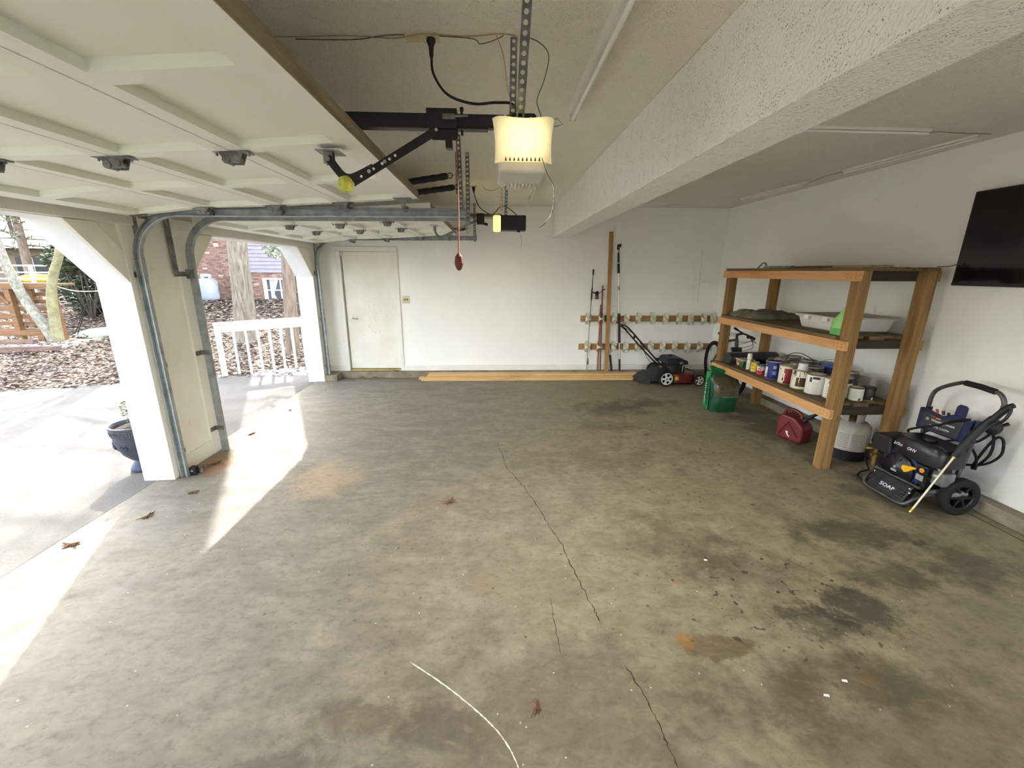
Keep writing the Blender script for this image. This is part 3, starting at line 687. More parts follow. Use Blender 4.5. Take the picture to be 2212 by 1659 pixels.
# ---- second opener
op2 = Thing('garage_door_opener', 'black garage door opener with amber lens farther back', 'door opener', (.24, 5.30, CZ))
op2.part('housing', MB().box(.092, .388, 5.22, 5.40, 2.185, 2.352), BLACKM, bevel=.006)
op2.part('lamp_lens', MB().box(.005, .092, 5.215, 5.405, 2.18, 2.35), GLOW2.mat, bevel=.02, label='glowing amber lens')
op2.part('wall_button_box', MB().box(.285, .32, 5.22, 5.26, 2.165, 2.187), BLACKM)
r2 = op2.part('rail', MB().box(-2.6, .10, 5.285, 5.315, 2.338, 2.372), pm('brown_rail', rgb(96,84,68), rgb(74,64,52), metal=.5, rough=.5))
ch = MB()
for k in range(70): ch.box(-.98+k*.014, -.98+k*.014+.008, 5.28, 5.296, 2.318, 2.328)
op2.part('chain', ch, BLACKM)
op2.part('trolley', MB().box(-.19, -.10, 5.265, 5.335, 2.255, 2.375).bar((-.14,5.28,2.27), (-.06,5.28,2.25), .02, .03), BLACKM, bevel=.003)
op2.part('straight_arm', MB().bar((-.18,5.28,2.30), (-.62,5.28,2.10), .004, .026), STEEL)
op2.part('curved_arm', MB().tube(catmull([(-.69,5.29,2.205),(-.675,5.29,2.15),(-.64,5.29,2.115),(-.58,5.29,2.12),(-.44,5.29,2.18)]), .012, 6), STEEL, smooth=True)
op2.part('door_bracket', MB().box(-.735, -.64, 5.25, 5.34, 2.232, 2.238).box(-.705, -.668, 5.285, 5.292, 2.18, 2.236), STEEL)
op2.part('hanger_strap', MB().perf((.15,5.24,2.352), (.155,5.05,CZ), (1,0,0), .03).perf((.165,5.24,2.352), (.17,5.05,CZ), (0,1,0), .03), STEEL)
op2.part('wood_hanger', MB().perf((.105,5.34,2.42), (.105,5.34,CZ-.02), (1,0,0), .03), OLDIV)
op2.part('release_rope', MB().tube(catmull([(-.29,5.1,2.30),(-.31,5.1,2.2),(-.29,5.1,2.13)]), .004, 6), WIRE)
lamp = bpy.data.lights.new('opener_bulb', 'AREA'); lamp.energy = 2.2; lamp.color = (1, .88, .68); lamp.size = .1
lo = bpy.data.objects.new('opener_bulb.001', lamp); COL.objects.link(lo); lo.location = (.05, 5.30, 2.17)
t = Thing('ceiling_outlet', 'ivory outlet plate on the ceiling above the farther opener', 'outlet', (-.26, 5.42, CZ))
t.part('plate', MB().box(-.33, -.19, 5.385, 5.455, CZ-.006, CZ), OLDIV, bevel=.002)
t = Thing('power_cord', 'black power cord swagging from ceiling plug to the farther opener', 'power cord', (-.225, 5.42, CZ))
t.part('plug', MB().lathe([(.02,0),(.02,.02),(.01,.05),(.006,.07)], 12, rotM('X', math.pi, (-.225,5.42,CZ-.006))), BLACKP, smooth=True)
t.part('cable', MB().tube(catmull([(-.225,5.42,CZ-.07),(-.19,5.41,2.52),(-.15,5.40,2.45),(-.05,5.38,2.385),(.02,5.37,2.39),(.09,5.36,2.46),(.16,5.36,2.46),(.22,5.34,2.42),(.28,5.32,2.365)]), .005, 8), BLACKP, smooth=True)
wire('short brown wire stapled to the ceiling by the farther opener', [(-.12,5.3,zc),(-.08,5.3,zc-.05),(0,5.3,zc-.06),(.07,5.28,zc-.03),(.13,5.2,zc)], .002, WIREB)
wire('thin wire trailing under the black opener', [(.32,5.3,2.17),(.335,5.3,2.12),(.345,5.3,2.06),(.335,5.3,2.01)], .0016, WIREB)

# ================================================================== fluorescent strips
def fluoro(label, x0, y0, x1, y1, tube=True, W=.062, H=.036):
    A = Vector((x0,y0,CZ)); B = Vector((x1,y1,CZ)); dv = (B-A).normalized(); sv = Vector((-dv.y,dv.x,0)); ctr = (A+B)/2
    t = Thing('fluorescent_light', label, 'light fixture', tuple(ctr), 'unlit fluorescent strip lights on the ceiling')
    hs_k = H/.036
    prof = [(-W/2,0),(-W/2*.62,-H),(W/2*.62,-H),(W/2,0)]
    rings = [[p+sv*a+Vector((0,0,b)) for a, b in prof] for p in (A, B)]
    t.part('channel', MB().extrude(rings, [A,B]), TRIMW)
    for p, s in ((A,1), (B,-1)):
        M = frame(p+dv*s*.012+Vector((0,0,-H-.014)), dv, sv); t.part('lamp_holder', MB().obox(M, .016, .04*hs_k, .045*hs_k), WHITE_P, bevel=.003)
    if tube:
        z = Vector((0,0,-H-.024*hs_k)); t.part('tube', MB().cyl(A+dv*.02+z, B-dv*.02+z, .013*hs_k**.5, n=12), pm('glass_tube', rgb(238,238,232), rgb(232,232,226), rough=.25), smooth=True)
    return t
fluoro('white fluorescent strip beside the lit opener, nearest the camera', .487, 1.68, .497, 2.92)
fluoro('white fluorescent strip in the middle of the ceiling behind the lit opener', .482, 4.83, .50, 6.06)
fluoro('slim strip light emerging from behind the beam, in front of the right wall', 1.83, 3.135, 3.05, 3.15, W=.042, H=.015)
fluoro('slim strip light along the right wall ceiling, nearer of the two', 3.43, 4.34, 3.50, 3.22, W=.042, H=.015)
fluoro('slim strip light along the right wall ceiling, farther of the two', 3.37, 5.98, 3.465, 4.87, W=.042, H=.015)
fluoro('slim strip light on the ceiling along the back wall', 2.0, 6.42, 3.19, 6.53, W=.042, H=.015)
wire('pale cord linking the two nearest strips on the right ceiling', [(3.05,3.15,CZ-.02),(3.15,3.18,zc),(3.35,3.20,zc),(3.56,3.20,zc)], .003, WIRE)
wire('pale cord linking the two strips along the right wall', [(3.468,4.86,CZ-.015),(3.46,4.7,zc),(3.44,4.5,zc),(3.43,4.35,CZ-.015)], .003, WIRE)
# ================================================================== television on the right wall
t = Thing('television', 'black flat-screen television mounted on the right wall', 'television', (XR, 2.665, 1.97))
t.part('casing', MB().box(XR-.075, XR-.04, 2.06, 3.27, 1.63, 2.318), BLACKP, bevel=.004)
scr = NT('tv_screen'); scr.pr(.12, 0, .5); scr.base(scr.ramp(scr.noise(scr.coord(), 2, 3), [(.3, rgb(13,13,14)), (.7, rgb(17,17,18))]))
t.part('screen', MB().box(XR-.077, XR-.074, 2.075, 3.255, 1.655, 2.303), scr.mat)
t.part('bottom_bezel', MB().box(XR-.078, XR-.074, 2.062, 3.268, 1.632, 1.652), pm('bezel', rgb(30,30,31), rgb(24,24,25), rough=.3))
t.part('wall_mount', MB().box(XR-.042, XR, 2.5, 2.8, 1.82, 2.1), BLACKM)

# ================================================================== timber stock on the floor
PINE = wood('new_pine', rgb(176,134,84), rgb(206,166,110), rgb(222,186,132), 'X')
PINE2 = wood('new_pine_pale', rgb(186,148,96), rgb(214,178,124), rgb(228,198,148), 'X')
for lab, x0, x1, y0, y1, z0, z1, m_ in (
    ('long pine board at the bottom front of the stack by the back wall', -1.17, 2.29, 6.585, 6.68, 0, .019, PINE2),
    ('long pine board at the bottom rear of the stack by the back wall', -1.22, 2.32, 6.685, 6.79, 0, .019, PINE),
    ('long pine board second from the floor in the stack by the back wall', -1.21, 2.31, 6.605, 6.745, .0195, .041, PINE2),
    ('long pine board third from the floor in the stack by the back wall', -1.10, 2.34, 6.635, 6.775, .0415, .063, PINE),
    ('long thick pine plank on top of the stack by the back wall', -1.07, 2.385, 6.66, 6.795, .0635, .094, PINE2)):
    single('pine_board', MB().box(x0,x1,y0,y1,z0,z1), m_, lab, 'board', ((x0+x1)/2,(y0+y1)/2,z0), 'pine boards stacked on the floor', bevel=.002)

# ================================================================== tool racks of cut pipe on rails
RACKW = wood('rack_wood', rgb(142,104,68), rgb(168,128,88), rgb(184,144,102), 'X')
def pipe_mesh():
    n = 20; ro, ri = .047, .042; vs = []; fs = []
    for r in (ro, ri):
        for top in (0, 1):
            for k in range(n):
                a = 2*math.pi*k/n; q = (1+math.sin(a))/2          # q=1 at the back (+Y)
                z = .010+.086*q; z = z if top else -z
                vs.append((r*math.cos(a), r*math.sin(a), z))
    for k in range(n):
        j = (k+1) % n
        fs += [(k,j,n+j,n+k), (2*n+j,2*n+k,3*n+k,3*n+j), (n+k,n+j,3*n+j,3*n+k), (j,k,2*n+k,2*n+j)]
    return MB().add(vs, fs)
proto = None
def rack(lab, x0, x1, z0, z1, xs):
    global proto
    t = Thing('tool_rack', lab, 'rack', ((x0+x1)/2, YB, (z0+z1)/2), 'pipe tool racks on the back wall')
    t.part('rail_board', MB().box(x0, x1, YB-.022, YB, z0, z1), RACKW, bevel=.002)
    rnd = random.Random(5)
    for x in xs:
        if proto is None:
            proto = build('pipe_holder', pipe_mesh(), PVC, parent=t.o, smooth=True); o = proto
        else:
            o = proto.copy(); COL.objects.link(o); o.parent = t.o
        o.location = (x-t.off[0], YB-.022-.047-t.off[1], (z0+z1)/2+rnd.uniform(-.012,.012)-t.off[2])
        o.rotation_euler = (0, 0, rnd.uniform(-.18,.12))
rack('upper wooden rail on the back wall with cut white pipe holders', 1.44, 3.70, .92, 1.018, [1.556,1.774,1.993,2.2,2.392,2.64,2.85,3.077,3.276,3.499,3.65])
rack('lower wooden rail on the back wall with cut white pipe holders', 1.43, 3.66, .45, .552, [1.569,1.768,2.013,2.219,2.419,2.643,2.845,3.053,3.273,3.488])

# ---- things standing in and beside the racks
t = Thing('fishing_rod', 'black fishing rod with spinning reel standing in the first pipe holder', 'fishing rod', (1.57, 6.855, .1))
A = Vector((1.57,6.85,.11)); B = Vector((1.60,6.86,1.76))
def L(k): return A.lerp(B, k)
t.part('rod_blank', MB().tube([A, L(.5), L(.8)], [.0025,.005,.006], 8), pm('rod_brown', rgb(70,62,54), rgb(48,42,38)), smooth=True)
t.part('grip', MB().tube([L(.70), L(.72), L(.80), L(.83)], [.007,.012,.012,.007], 10), BLACKP, smooth=True)
t.part('butt', MB().tube([L(.83), L(.94), L(.955), L(.99), L(1.0)], [.006,.006,.012,.015,.010], 10), BLACKP, smooth=True)
rc = L(.755)+Vector((.085,-.01,.0))
reel = t.part('reel_body', MB().tube([L(.78)+Vector((.01,0,0)), L(.775)+Vector((.05,-.005,0)), rc+Vector((0,0,.03))], [.008,.010,.014], 8).sphere(rc+Vector((0,0,.025)), (.03,.03,.04), 12, 8), BLACKP, smooth=True)
t.part('spool', MB().lathe([(.016,-.035),(.034,-.032),(.034,-.02),(.026,-.016),(.026,.008),(.034,.012),(.026,.02)], 16, Matrix.Translation(rc+Vector((0,0,-.03)))), pm('spool_gold', rgb(92,80,52), rgb(60,54,40), metal=.5, rough=.4), parent=reel, smooth=True)
t.part('crank', MB().tube([rc+Vector((.02,0,.03)), rc+Vector((.055,0,.045)), rc+Vector((.095,0,.085)), rc+Vector((.105,0,.085))], .004, 6).sphere(rc+Vector((.112,0,.088)), (.018,.010,.010), 10, 6), BLACKP, parent=reel, smooth=True)
for k in (.15,.32,.5): t.part('line_guide', MB().tube([L(k)+Vector((.008+.007*math.cos(a),0,.007*math.sin(a))) for a in [2*math.pi*i/10 for i in range(10)]], .0012, 4, closed=True), STEEL)
t = Thing('fishing_lure', 'small green and white lure hanging below the fishing rod', 'lure', (1.585, 6.84, .25))
t.part('lure_body', MB().lathe([(0,.06),(.004,.055),(.012,-.02),(.014,-.05),(.010,-.06)], 10, Matrix.Translation((1.585,6.84,.27))), pm('lure_green', rgb(46,98,66), rgb(36,80,54)), smooth=True)
t.part('lure_tail', MB().lathe([(.010,0),(.015,-.02),(.013,-.05),(.004,-.08),(0,-.085)], 10, Matrix.Translation((1.585,6.84,.21))), pm('lure_white', rgb(220,206,190), rgb(206,120,90), scale=30), smooth=True)
t.part('line', MB().tube([(1.585,6.84,.33),(1.575,6.845,.42)], .001, 4), WIRE)

def pole(name, lab, cat, A, B, parts, grp=None):
    A = Vector(A); B = Vector(B); t = Thing(name, lab, cat, tuple(A), grp)
    for nm, k0, k1, r, m_ in parts: t.part(nm, MB().cyl(A.lerp(B,k0), A.lerp(B,k1), r, n=12), m_, smooth=True)
    return t
pole('broom_handle', 'taller brown wooden pole standing in the second pipe holder', 'pole', (1.80,6.83,.10), (1.768,6.875,1.50), [('shaft',0,1,.0125,COPPERY), ('end_cap',.995,1.004,.009,COPPERY)])
pole('broom_handle', 'shorter reddish pole standing in the second pipe holder', 'pole', (1.755,6.82,.10), (1.752,6.86,1.20), [('shaft',0,.93,.012,pm('red_pole', rgb(150,78,56), rgb(120,60,44), stretch=(1,1,.3))), ('tip',.93,1.0,.010,COPPERY)])
single('leaning_board', MB().bar((1.90,6.80,.10), (1.86,6.90,2.33), .060, .028, (0,1,.04)), wood('leaning_wood', rgb(146,106,62), rgb(176,134,84), rgb(192,152,100), 'Z'), 'tall narrow wooden board leaning on the back wall', 'board', (1.90,6.80,.10), bevel=.002)
A, B = (2.125,6.80,.105), (1.985,6.895,2.12)
t = pole('extension_pole', 'long aluminium extension pole with black grips leaning on the wall', 'pole', A, B,
     [('lower_tube',0,.5,.0135,SILVER), ('upper_tube',.5,.95,.0115,SILVER), ('foot_grip',0,.10,.0165,BLACKP), ('foam_grip',.235,.475,.0205,BLACKP), ('lock_collar',.66,.69,.0155,STEEL), ('twist_grip',.79,.865,.0195,BLACKP), ('twist_collar',.872,.945,.0155,BLACKP), ('threaded_end',.945,.965,.009,STEEL)])
Bv = Vector(B); t.part('angled_head', MB().box(Bv.x-.016, Bv.x+.016, Bv.y-.03, Bv.y+.01, Bv.z-.06, Bv.z+.02).box(Bv.x, Bv.x+.042, Bv.y-.03, Bv.y+.005, Bv.z-.02, Bv.z+.025), BLACKP, bevel=.006)
pole('mop_handle', 'short silver handle with black ends half hidden behind the leaning board', 'pole', (1.99,6.81,.105), (1.855,6.865,1.03), [('shaft',.28,.93,.0115,SILVER), ('bottom_grip',0,.29,.018,BLACKP), ('top_grip',.90,1.0,.021,BLACKP)])

# ================================================================== lawn mower
mw_ = Thing('lawn_mower', 'dark red push lawn mower with black engine against the back wall', 'lawn mower', (2.9, 6.43, 0))
MAROON = pm('maroon_deck', rgb(112,34,32), rgb(86,26,25), scale=8, rough=.35)
DKP = pm('mower_black', rgb(36,36,37), rgb(26,26,27), scale=12, rough=.5)
def shell(m, cx, cy, z0, z1, rx, ry, n=28, k=3.0, top=.82):
    rings = []
    for z, s in ((z0,1.0), (z0+(z1-z0)*.55,.985), (z0+(z1-z0)*.9,.93), (z1,top)):
        rings.append([Vector((cx+rx*s*math.copysign(abs(math.cos(a))**(2/k),math.cos(a)), cy+ry*s*math.copysign(abs(math.sin(a))**(2/k),math.sin(a)), z)) for a in [2*math.pi*i/n for i in range(n)]])
    m.extrude(rings, rings)
    return m
mw_.part('deck', shell(MB(), 2.97, 6.43, .045, .185, .235, .23), MAROON, smooth=True)
mw_.part('rear_cover', MB().prism([(2.47,.06),(2.74,.06),(2.80,.20),(2.70,.275),(2.61,.245),(2.47,.14)], Matrix(((1,0,0,0),(0,0,-1,6.63),(0,1,0,0),(0,0,0,1))), .40), DKP, bevel=.012)
mw_.part('warning_label', MB().obox(frame((2.645,6.33,.286), (1,0,.12), (0,1,0)), .075, .07, .003), pm('label_yellow', rgb(206,166,72), rgb(186,146,58)))
mw_.part('discharge_flap', MB().prism([(2.29,.05),(2.47,.17),(2.50,.15),(2.46,.02),(2.43,.012)], Matrix(((1,0,0,0),(0,0,-1,6.64),(0,1,0,0),(0,0,0,1))), .36), pm('flap_grey', rgb(56,56,54), rgb(44,44,43), rough=.8))
eng = MB(); shell(eng, 2.87, 6.45, .185, .33, .17, .16, k=3.4, top=.97)
e_ = mw_.part('engine_block', eng, DKP, smooth=True)
ec = MB(); ec.prism([(2.70,.32),(3.03,.30),(3.06,.34),(3.04,.375),(2.93,.425),(2.75,.425),(2.70,.395)], Matrix(((1,0,0,0),(0,0,-1,6.62),(0,1,0,0),(0,0,0,1))), .34)
mw_.part('engine_cover', ec, DKP, bevel=.02, seg=3)
mw_.part('fuel_cap', MB().lathe([(.012,0),(.012,.018),(.032,.02),(.032,.038),(.0,.042)], 14, Matrix.Translation((2.80,6.42,.42))), BLACKP, smooth=True)
mw_.part('engine_label', MB().box(2.905,2.955,6.274,6.278,.335,.362), pm('grey_label', rgb(170,170,168), rgb(120,120,120), scale=60))
mw_.part('muffler_guard', MB().tube([(2.955,6.27,.21),(2.955,6.265,.30),(2.965,6.265,.315),(3.07,6.27,.318)], .007, 6), SILVER, smooth=True)
mw_.part('deck_label', MB().obox(frame((2.84,6.199,.12), (1,-.12,0), (0,0,1)), .07, .055, .002), YELLOWP)
HUBW = pm('wheel_white', rgb(214,212,206), rgb(200,198,192), rough=.5)
def spoke_wheel(t, c, r, w, holes, name='wheel', ty=None):
    """tyre + disc with real openings, axis along Y; faces -Y"""
    cx, cy, cz = c
    M = Matrix.Translation(c) @ Matrix.Rotation(math.pi/2, 4, 'X')
    o = t.part(name, MB().lathe([(r*.80,-w/2),(r*.93,-w/2),(r,-w*.3),(r,w*.3),(r*.93,w/2),(r*.80,w/2),(r*.80,-w/2)], 32, M), ty or RUBBER, smooth=True)
    d = MB(); d.lathe([(r*.66,-w*.42),(r*.81,-w*.46),(r*.81,w*.3),(r*.66,w*.3),(r*.66,-w*.42)], 32, M)
    d.lathe([(0,w*.52),(r*.17,w*.52),(r*.24,w*.4),(r*.24,-w*.4),(0,-w*.4)], 20, M)
    for k in range(holes):
        a = 2*math.pi*(k+.5)/holes; dr = Vector((math.cos(a),0,math.sin(a))); d.bar(Vector(c)+dr*r*.18+Vector((0,-w*.22,0)), Vector(c)+dr*r*.72+Vector((0,-w*.22,0)), w*.4, r*.30, (dr.z,0,-dr.x)) if False else None
        q = Vector((-dr.z,0,dr.x)); vs = []
        for yy in (-w*.44, -w*.1):
            for rr, ww in ((.18,.17),(.40,.10),(.72,.22)): vs += [Vector(c)+dr*r*rr+q*r*ww+Vector((0,yy,0)), Vector(c)+dr*r*rr-q*r*ww+Vector((0,yy,0))]
        d.add(vs, [(0,1,3,2),(2,3,5,4),(6,8,9,7),(8,10,11,9),(0,2,8,6),(2,4,10,8),(1,7,9,3),(3,9,11,5)])
    t.part('hub', d, HUBW, parent=o)
    t.part('axle_nut', MB().lathe([(0,w*.56),(r*.09,w*.56),(r*.09,w*.4)], 10, M), BLACKP, parent=o)
    t.part('backing', MB().lathe([(0,-w*.05),(r*.7,-w*.05)], 20, M), BLACKP, parent=o)
    return o
spoke_wheel(mw_, (2.68,6.185,.120), .120, .05, 5)
spoke_wheel(mw_, (2.66,6.665,.150), .130, .05, 5)
spoke_wheel(mw_, (3.205,6.195,.088), .088, .045, 5)
spoke_wheel(mw_, (3.205,6.655,.088), .088, .045, 5)
for s, y in ((1,6.24), (2,6.60)):
    mw_.part('handle_tube', MB().tube(catmull([(2.74,y,.24),(2.60,y,.33),(2.30,y,.63),(2.06,y,.88),(1.985,y,.935),(1.945,y+(.04 if s==1 else -.04),.945)], 5), .012, 10), BLACKP, smooth=True)
mw_.part('handle_crossbar', MB().tube([(1.945,6.28,.945),(1.94,6.42,.948),(1.945,6.56,.945)], .012, 10), BLACKP, smooth=True)
mw_.part('bail_lever', MB().tube([(2.10,6.25,.83),(2.0,6.27,.90),(1.99,6.56,.90),(2.10,6.59,.83)], .005, 6), BLACKP, smooth=True)
mw_.part('rope_guide', MB().sphere((2.265,6.60,.715), (.022,.015,.03), 8, 6).tube([(2.24,6.60,.69),(2.285,6.60,.74)], .006, 6), BLACKP)
mw_.part('cable_clip', MB().box(2.01,2.04,6.225,6.25,.83,.85).box(2.235,2.26,6.225,6.25,.665,.685).box(2.50,2.55,6.215,6.26,.40,.44), BLACKP)
mw_.part('throttle_cable', MB().tube(catmull([(2.26,6.235,.68),(2.30,6.22,.56),(2.36,6.22,.44),(2.45,6.23,.36),(2.56,6.25,.325),(2.70,6.3,.33)]), .004, 6), BLACKP, smooth=True)

# ================================================================== bicycle behind the shelf
bk_ = Thing('bicycle', 'dark mountain bike parked behind the wooden shelf', 'bicycle', (3.49, 6.0, 0))
FW = Vector((3.45,5.675,.335)); RW = Vector((3.535,6.46,.335)); bd = (FW-RW).normalized(); side = Vector((bd.y,-bd.x,0)); UPV = Vector((0,0,1))
BFR = pm('bike_frame', rgb(58,58,54), rgb(40,40,38), scale=14, rough=.4)
def bwheel(c, ax_dir, nm):
    rd = .305; ring = [c+ax_dir*rd*math.cos(a)+UPV*rd*math.sin(a) for a in [2*math.pi*k/40 for k in range(40)]]
    o = bk_.part(nm, MB().tube(ring, .026, 10, closed=True), RUBBER, smooth=True)
    ring2 = [c+ax_dir*(rd-.03)*math.cos(a)+UPV*(rd-.03)*math.sin(a) for a in [2*math.pi*k/40 for k in range(40)]]
    bk_.part('rim', MB().tube(ring2, .010, 6, closed=True), BLACKM, parent=o)
    sp = MB(); ax = ax_dir.cross(UPV)
    for k in range(20):
        a = 2*math.pi*k/20; sp.cyl(c+ax*(.02 if k % 2 else -.02), c+ax_dir*(rd-.03)*math.cos(a)+UPV*(rd-.03)*math.sin(a), .0014, n=4)
    bk_.part('spokes', sp, STEEL, parent=o); bk_.part('axle_hub', MB().cyl(c-ax*.04, c+ax*.04, .016, n=10), STEEL, parent=o)
bwheel(RW, bd, 'rear_wheel'); bwheel(FW, bd, 'front_wheel')
BBK = RW+bd*.40-UPV*.05; ST = RW+bd*.27+UPV*.36; HT = Vector((3.458,5.77,.80)); HB = Vector((3.458,5.745,.67))
for nm, a, b, r in (('down_tube',HB,BBK,.024), ('top_tube',HT,ST,.018), ('seat_tube',ST,BBK,.018), ('chain_stay',BBK,RW,.011), ('seat_stay',ST,RW,.010), ('head_tube',HT,HB,.024)):
    bk_.part(nm, MB().cyl(a, b, r, n=10), BFR, smooth=True)
for s in (-1,1): bk_.part('fork_leg', MB().tube([HB+side*s*.05, FW+UPV*.22+side*s*.055, FW+side*s*.055], [.020,.019,.013], 10), BFR, smooth=True)
bk_.part('fork_crown', MB().bar(HB-side*.07, HB+side*.07, .05, .045), BFR, bevel=.008)
hb0 = Vector((3.455,5.64,.905)); bk_.part('stem', MB().tube([HT, HT+Vector((-.005,.0,.07)), hb0], .018, 10), BLACKP, smooth=True)
bar_pts = [Vector((3.475,5.395,.865)), Vector((3.465,5.52,.893)), hb0, Vector((3.45,5.72,.925)), Vector((3.44,5.83,.955))]
bk_.part('handlebar', MB().tube(bar_pts, .012, 8), BLACKP, smooth=True)
for p, q in ((bar_pts[0], bar_pts[1]), (bar_pts[4], bar_pts[3])): bk_.part('grip', MB().cyl(p, p.lerp(q,.6), .017, n=10), RUBBER, smooth=True)
bk_.part('brake_lever', MB().tube([bar_pts[1]+Vector((0,0,-.015)), bar_pts[1]+bd*.05-UPV*.03, bar_pts[0]+bd*.06-UPV*.05], .005, 6).sphere(bar_pts[1]-UPV*.02, .024, 8, 6), BLACKP, smooth=True)
for k, dz in enumerate((.0,.05,.09)):
    bk_.part('brake_cable', MB().tube(catmull([bar_pts[1]+bd*.03-UPV*.01, bar_pts[1]+bd*(.12+.02*k)-UPV*(.05+dz), HB+bd*.05+UPV*(.06-dz), HB-bd*.05-UPV*.05]), .003, 5), BLACKP, smooth=True)
bk_.part('saddle', MB().sphere(ST+UPV*.12-bd*.02, (.07,.13,.03), 14, 8), BLACKP, smooth=True)
bk_.part('seat_post', MB().cyl(ST, ST+UPV*.11, .013, n=8), STEEL)
bk_.part('crank_arm', MB().bar(BBK-side*.06, BBK-side*.06-UPV*.12+bd*.1, .016, .02), BLACKM)
bk_.part('chain_ring', MB().cyl(BBK-side*.05, BBK-side*.045, .09, n=24), BLACKM)

# ================================================================== timber shelf unit
POST = wood('treated_post', rgb(112,84,48), rgb(142,108,66), rgb(160,126,82), 'Z', ring=7)
RAILO = wood('orange_rail', rgb(186,136,86), rgb(204,155,103), rgb(214,167,116), 'Y', ring=5)
OLDW = wood('old_shelf_board', rgb(82,66,46), rgb(108,88,62), rgb(126,104,76), 'Y', ring=8)
DARKW = wood('dark_side_board', rgb(46,40,32), rgb(60,52,42), rgb(74,64,52), 'X', ring=8)
sh = Thing('shelf_unit', 'tall homemade timber shelf with four posts and orange front rails', 'shelf', (3.31, 4.36, 0))
PX = ((2.945,3.035), (3.505,3.595)); PYs = ((3.335,3.425), (5.235,5.325))
for x0, x1 in PX:
    for y0, y1 in PYs: sh.part('post', MB().box(x0,x1,y0,y1,0,1.738), POST, bevel=.004)
LV = ((.488,.572), (1.090,1.170), (1.657,1.738))
for z0, z1 in LV:
    sh.part('front_rail', MB().box(2.906,2.945,3.315,5.335,z0,z1), RAILO, bevel=.002)
    sh.part('back_rail', MB().box(3.5955,3.62,3.34,5.33,z0,z1), POST, bevel=.002)
    sh.part('side_rail', MB().box(2.945,3.595,3.425,3.463,z0-.0,z1), DARKW, bevel=.002)
    sh.part('side_rail', MB().box(2.945,3.595,5.197,5.235,z0,z1), DARKW, bevel=.002)
SZ = []
for li, (z0, z1) in enumerate(LV):
    rnd = random.Random(20+li); xs_ = [2.915,3.055,3.195,3.335,3.475,3.60]
    for k in range(5):
        ya = (3.34 if li == 2 else 3.43)-rnd.uniform(-.02,.03)+(.0 if li == 2 else .03*(k % 2)); yb = 5.32-rnd.uniform(0,.05)
        if li < 2 and k in (0,4): ya = 3.43
        sh.part('shelf_plank', MB().box(xs_[k]+.003, xs_[k+1]-.003, ya, yb, z1+.0005, z1+.028+rnd.uniform(0,.003)), OLDW, bevel=.003)
    SZ.append(z1+.0315)
nl = MB()
for z0, z1 in LV:
    for dy in (.02,.06,.10):
        for dz in (.025,.055): nl.cyl((2.906,3.32+dy,z0+dz), (2.9045,3.32+dy,z0+dz), .0035, n=6)
sh.part('nail_heads', nl, BLACKM)

# ---- loose things on the top shelf
zt = SZ[2]
single('scrap_board', MB().box(3.03,3.15,3.9,4.75,zt,zt+.012), OLDW, 'thin dark scrap board on the top shelf', 'board', (3.09,4.3,zt), bevel=.002)
single('scrap_board', MB().box(3.2,3.4,3.55,4.6,zt,zt+.02), pm('pale_scrap', rgb(178,164,130), rgb(150,136,104), scale=5, stretch=(3,.5,3)), 'pale plywood offcut on the top shelf', 'board', (3.3,4.1,zt), bevel=.002)
single('metal_bracket', MB().tube([(2.99,4.78,zt+.002),(2.99,4.70,zt+.055),(2.99,4.66,zt+.055),(2.99,4.62,zt+.004)], .008, 6), STEEL, 'bent metal bracket standing at the far end of the top shelf', 'bracket', (2.99,4.7,zt), smooth=True)
single('steel_flashing', MB().box(2.96,3.0,4.2,4.62,zt,zt+.02), STEEL, 'strip of grey flashing along the front of the top shelf', 'metal strip', (2.98,4.4,zt))
single('twig', MB().tube(catmull([(3.59,3.36,zt+.004),(3.61,3.30,zt+.006),(3.64,3.26,zt+.02),(3.65,3.235,zt+.03),(3.63,3.215,zt+.022)]), .004, 5), WIREB, 'bent twig sticking out over the near end of the top shelf', 'twig', (3.59,3.36,zt))

# ---- middle shelf
zm = SZ[1]
def cloth(lab, x0, x1, y0, y1, z, h, mat, seed, name='folded_cloth', cat='cloth', nx=34, ny=40):
    rnd = random.Random(seed); vs = []; fs = []; off = Vector((seed*1.7,seed*.3,0))
    for j in range(ny+1):
        for i in range(nx+1):
            u, v = i/nx, j/ny; e = min(u,1-u,v,1-v)*2; k = min(1, e*3.2)
            p = Vector((u*3.2,v*3.6,0))+off
            rdg = abs(math.sin(v*11+u*3+3.2*noise.noise(p*.8))); rdg2 = abs(math.sin(u*8-v*4+2.6*noise.noise(p*1.3+off)))
            hh = h*(k**.45)*(.42+.34*rdg**.7+.26*rdg2**.7+.12*noise.noise(p*2.2)) ; hh = max(.004, hh) if k > 0 else .0
            wob = noise.noise(Vector((u*4,v*4,seed)))*.03
            vs.append((x0+(x1-x0)*u+wob*k, y0+(y1-y0)*v+wob*k, z+hh))
    n = nx+1
    for j in range(ny):
        for i in range(nx): fs.append((j*n+i, j*n+i+1, (j+1)*n+i+1, (j+1)*n+i))
    b = len(vs); rim = [i for i in range(n)]+[j*n+nx for j in range(1,ny+1)]+[ny*n+i for i in range(nx-1,-1,-1)]+[j*n for j in range(ny-1,0,-1)]
    fs.append(tuple(reversed(rim)))
    return single(name, MB().add(vs, fs), mat, lab, cat, ((x0+x1)/2,(y0+y1)/2,z), smooth=True)
cloth('crumpled grey-brown tarp folded at the far end of the middle shelf', 2.96, 3.55, 4.70, 5.19, zm, .085, pm('tarp_taupe', rgb(128,120,102), rgb(98,92,78), scale=8, rough=.85, bump=.2, bscale=80), 3)
bn = Thing('storage_bin', 'long translucent white storage bin with lid on the middle shelf', 'bin', (3.33, 3.83, zm))
